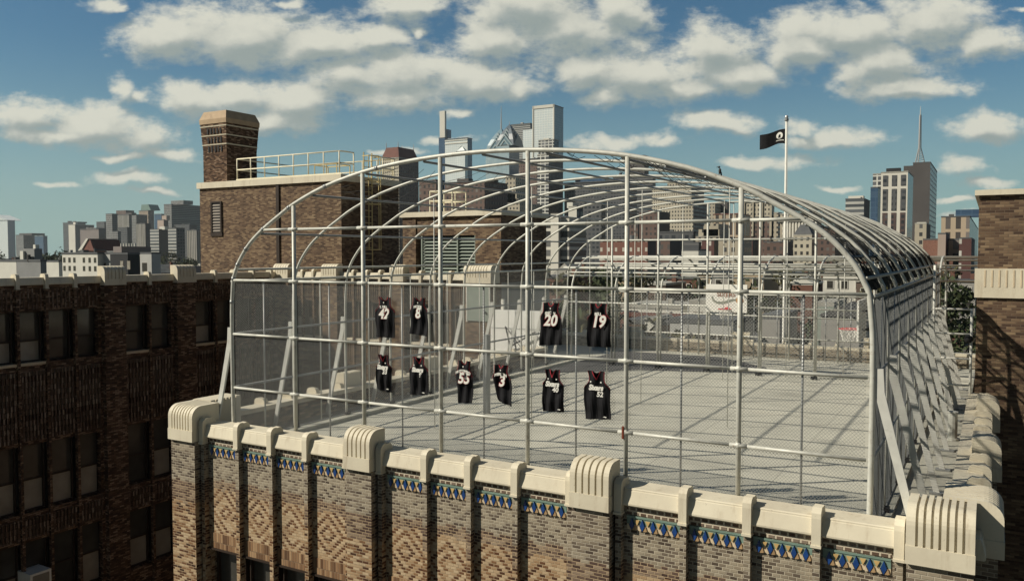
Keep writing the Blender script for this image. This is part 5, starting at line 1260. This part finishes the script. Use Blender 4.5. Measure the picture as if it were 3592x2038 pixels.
def seen(x, y):                # words for where a far thing shows, from its bearing and distance
    d = Vector((x, y, 0)); px = 1796+FPX*d.dot(RT)/d.dot(FW)
    for lim, w in ((150,'at the far left'),(420,'beyond the left wing'),(900,'near the stair tower'),(2195,'between fifth and sixth uprights'),(2595,'between sixth and seventh uprights'),(3050,'right of the seventh upright'),(9999,'beside the right brick tower')):
        if px < lim: break
    return ('nearest' if y < 110 else 'near' if y < 170 else 'middle' if y < 260 else 'far' if y < 380 else 'farthest')+' row, '+w
used = set()
def put_tree(x, y, z, sc, k):
    if k in used: t = dup(protos[k])
    else: t = protos[k]; used.add(k)
    t.location = (x, y, z); t.scale = (sc, sc, sc); t.rotation_euler = (0, 0, rnd.uniform(0, 6))
    t['label'] = ('small' if sc < 1.1 else 'medium' if sc < 1.4 else 'large')+(' olive green' if k % 2 == 0 else ' dark green')+' leafy tree in the '+seen(x, y); t['category'] = 'tree'; t['group'] = 'street trees among the low roofs'
    return t
plain('stucco_grey', (.30,.29,.27), .85, 0, .12, .2); plain('stucco_tan', (.36,.29,.20), .85, 0, .12, .2); plain('brick_far', (.15,.075,.055), .85, 0, .2, .2); plain('brick_far_brown', (.13,.095,.075), .85, 0, .2, .2)
WALLS = [('brick_far','red brick'),('brick_far_brown','brown brick'),('stucco_grey','grey stucco'),('stucco_tan','tan stucco'),('white_wall','white painted')]
ROOFS = [('roof_slate','dark roof'),('roof_light','pale roof'),('roofing','black tarred roof'),('white_wall','white coated roof')]
def rowhouse(wm, rm, w, d_, h, kind, wn, rn):
    t = thing('rowhouse', '', 'house', (0,0,0))
    MB().box(-w/2, w/2, 0, d_, 0, h).build('wall', wm, t)
    if kind == 'gable':
        m_ = MB(); m_.prism([(-w/2-.3,h+.01),(w/2+.3,h+.01),(0,h+w*.42)], lambda p, q: (p[0], q, p[1]), -.3, d_+.3); ro = m_.build('roof', rm, t)
    else:
        m_ = MB(); m_.box(-w/2-.15, w/2+.15, -.2, d_+.15, h+.01, h+.5); ro = m_.build('roof', rm, t)
    MB().box(w*.28, w*.28+.9, d_*.6, d_*.6+.9, h+.02, h+(w*.42+1 if kind == 'gable' else 2.0)).build('chimney', 'brick_far', ro)
    n = 2 if w < 8 else 3
    for i in range(n):
        for z_ in (h-2.9, h-6.3):
            x = -w/2+w*(i+.5)/n
            f = MB().box(x-.75, x+.75, -.10, -.005, z_-.1, z_+1.75).build('window', 'white_wall', t); MB().box(x-.6, x+.6, -.12, -.101, z_, z_+1.6).build('pane', 'glass_dark', f)
    return t
HP = []
for wi, (wm, wn) in enumerate(WALLS):
    for kind in ('flat', 'gable'):
        rm, rn = ROOFS[(wi+(kind == 'gable'))%4]
        HP.append((rowhouse(wm, rm, 6+rnd.random()*4, 11+rnd.random()*3, 11+rnd.random()*3, kind, wn, rn), '%s house, %s %s, in the ' % (wn, 'gabled' if kind == 'gable' else 'flat', rn)))
hused = set()
def put_house(x, y, z, k, rz=0):
    h, lb = HP[k]
    if k in hused: h = dup(h)
    else: hused.add(k)
    h.location = (x, y, z); h.rotation_euler = (0,0,rz); h['label'] = lb+seen(x, y); h['group'] = 'rowhouses below the court'
# streets of houses north of the court
for row in range(15):
    Y = 92+row*24+(8 if row % 2 else 0)
    xa = atY(1890, 1000, Y).x; xb = atY(3440, 1000, Y).x
    x = xa-rnd.uniform(0,6)
    while x < xb:
        if rnd.random() < .46: put_house(x, Y+rnd.uniform(-3,3), GZ+rnd.uniform(-2.0,3.0)+row*.25, rnd.choice((0,1,2,3,0,1,2,3,4,5,7,6)))
        elif rnd.random() < .9: put_tree(x, Y+rnd.uniform(-5,5), GZ+rnd.uniform(0,4)+row*.25, rnd.uniform(.9,1.6), rnd.randrange(4))
        x += rnd.uniform(7.5, 11)+row*.9
for i in range(30):                                                        # taller trees between the far roofs
    Y = rnd.uniform(125, 300); xp = 1925+i*50+rnd.uniform(-20,20); zt = atY(xp, rnd.uniform(938, 1010), Y).z
    k = rnd.randrange(4); sc = rnd.uniform(.8,1.35); put_tree(atY(xp, 950, Y).x, Y, zt-(10+k)*.95*sc, sc, k)
for i in range(26):                                                        # and pale house ends showing among them
    Y = rnd.uniform(150, 320); xp = 1930+i*57+rnd.uniform(-20,20); zt = atY(xp, rnd.uniform(935, 985), Y).z
    put_house(atY(xp, 950, Y).x, Y, zt-13, rnd.choice((0,2,4,5,6,7,8,9,1,3)))
for i in range(14): put_tree(atY(1930+i*21, 1100, 70).x, 64+rnd.uniform(0,14), GZ+rnd.uniform(3,7), rnd.uniform(1.1,1.5), rnd.randrange(4))
# beyond the left wing
for row in range(12):
    Y = 190+row*42
    xa = atY(-60, 900, Y).x; xb = atY(700, 900, Y).x; x = xa
    while x < xb:
        q_ = rnd.random()
        if q_ < .30: put_house(x, Y+rnd.uniform(-6,6), GZ+rnd.uniform(2,8), rnd.randrange(10))
        elif q_ < .85: put_tree(x, Y+rnd.uniform(-8,8), GZ+rnd.uniform(4,10), rnd.uniform(1.0,1.7), rnd.randrange(4))
        x += rnd.uniform(9, 17)+row*1.2
for k in range(4):
    if k not in used: put_tree(-60+k*8, 160, GZ+4, 1, k)
# white shops and houses that show clearly through the cage
def shop(label, xa, xb, yt, Y, mat, depth=9., gable=False, wins=0, rm='roof_light'):
    t, x0, x1, y0, y1, z = city('shop_building', label, B_, xa, xb, None, yt, Y, mat, depth=depth, cap=rm)
    if gable:
        m_ = MB(); m_.prism([(x0-.3,z+.3),(x1+.3,z+.3),((x0+x1)/2,z+.3+(x1-x0)*.3)], lambda p, q: (p[0], q, p[1]), y0-.2, y1); m_.build('gable', rm, t)
    if wins: house_windows(t, x0, x1, Y, [(x0+(x1-x0)*(i+.5)/wins, z-2.6) for i in range(wins)], min(1.1, (x1-x0)/wins*.55), 1.5)
    return t, x0, x1, z
shop('long low white shop wall left of the seventh post', 2180, 2392, 1082, 105, 'white_wall', 10)
shop('white house end with red upper window beside the backboard', 2418, 2480, 1066, 104, 'white_wall', 12, wins=1)
shop('long white house with a row of dark windows below the backboard', 2350, 2572, 1136, 84, 'stucco_pale', 8, wins=8, rm='roof_slate')
shop('low dark red tiled shed row in front of the long white shop wall', 2176, 2400, 1114, 98, 'brick_far', 4, rm='roof_red')
shop('dark slate roofed sheds left of the backboard', 2190, 2345, 1138, 88, 'brick_far_brown', 6, rm='roof_slate')
shop('tiny white gabled house left of the long white house', 2262, 2292, 1130, 86, 'white_wall', 6, gable=True, wins=1)
shop('grey shed with pale lean-to at the right of the cage', 2668, 2735, 1120, 88, 'stucco_grey', 9, rm='roof_slate')
shop('pale green flat roofed house near the right hoop', 2860, 2925, 1075, 100, 'sage_metal', 9)
shop('grey house with broad dark gable behind the right hoop', 2880, 3015, 1120, 92, 'stucco_grey', 10, gable=True, rm='roofing')
shop('dark red house with white gable front on the right', 2770, 2850, 1000, 150, 'brick_far', 10, gable=True, rm='white_wall')
# ------------------------------------------------------------------ a little summer haze over the city
hm = bpy.data.materials.new('city_haze'); hm.use_nodes = True; ht = hm.node_tree; ht.nodes.clear()
pv = N(ht, 'ShaderNodeVolumePrincipled'); pv.inputs['Color'].default_value = (.80, .90, .93, 1); pv.inputs['Density'].default_value = .00006; pv.inputs['Anisotropy'].default_value = .2
mo_ = N(ht, 'ShaderNodeOutputMaterial'); ht.links.new(pv.outputs[0], mo_.inputs['Volume'])
MATS['city_haze'] = hm
tag(MB().box(-4000, 3000, -60, 3500, GZ-1, 330).build('haze', 'city_haze'), 'thin pale summer haze over the city', 'haze', kind='stuff')
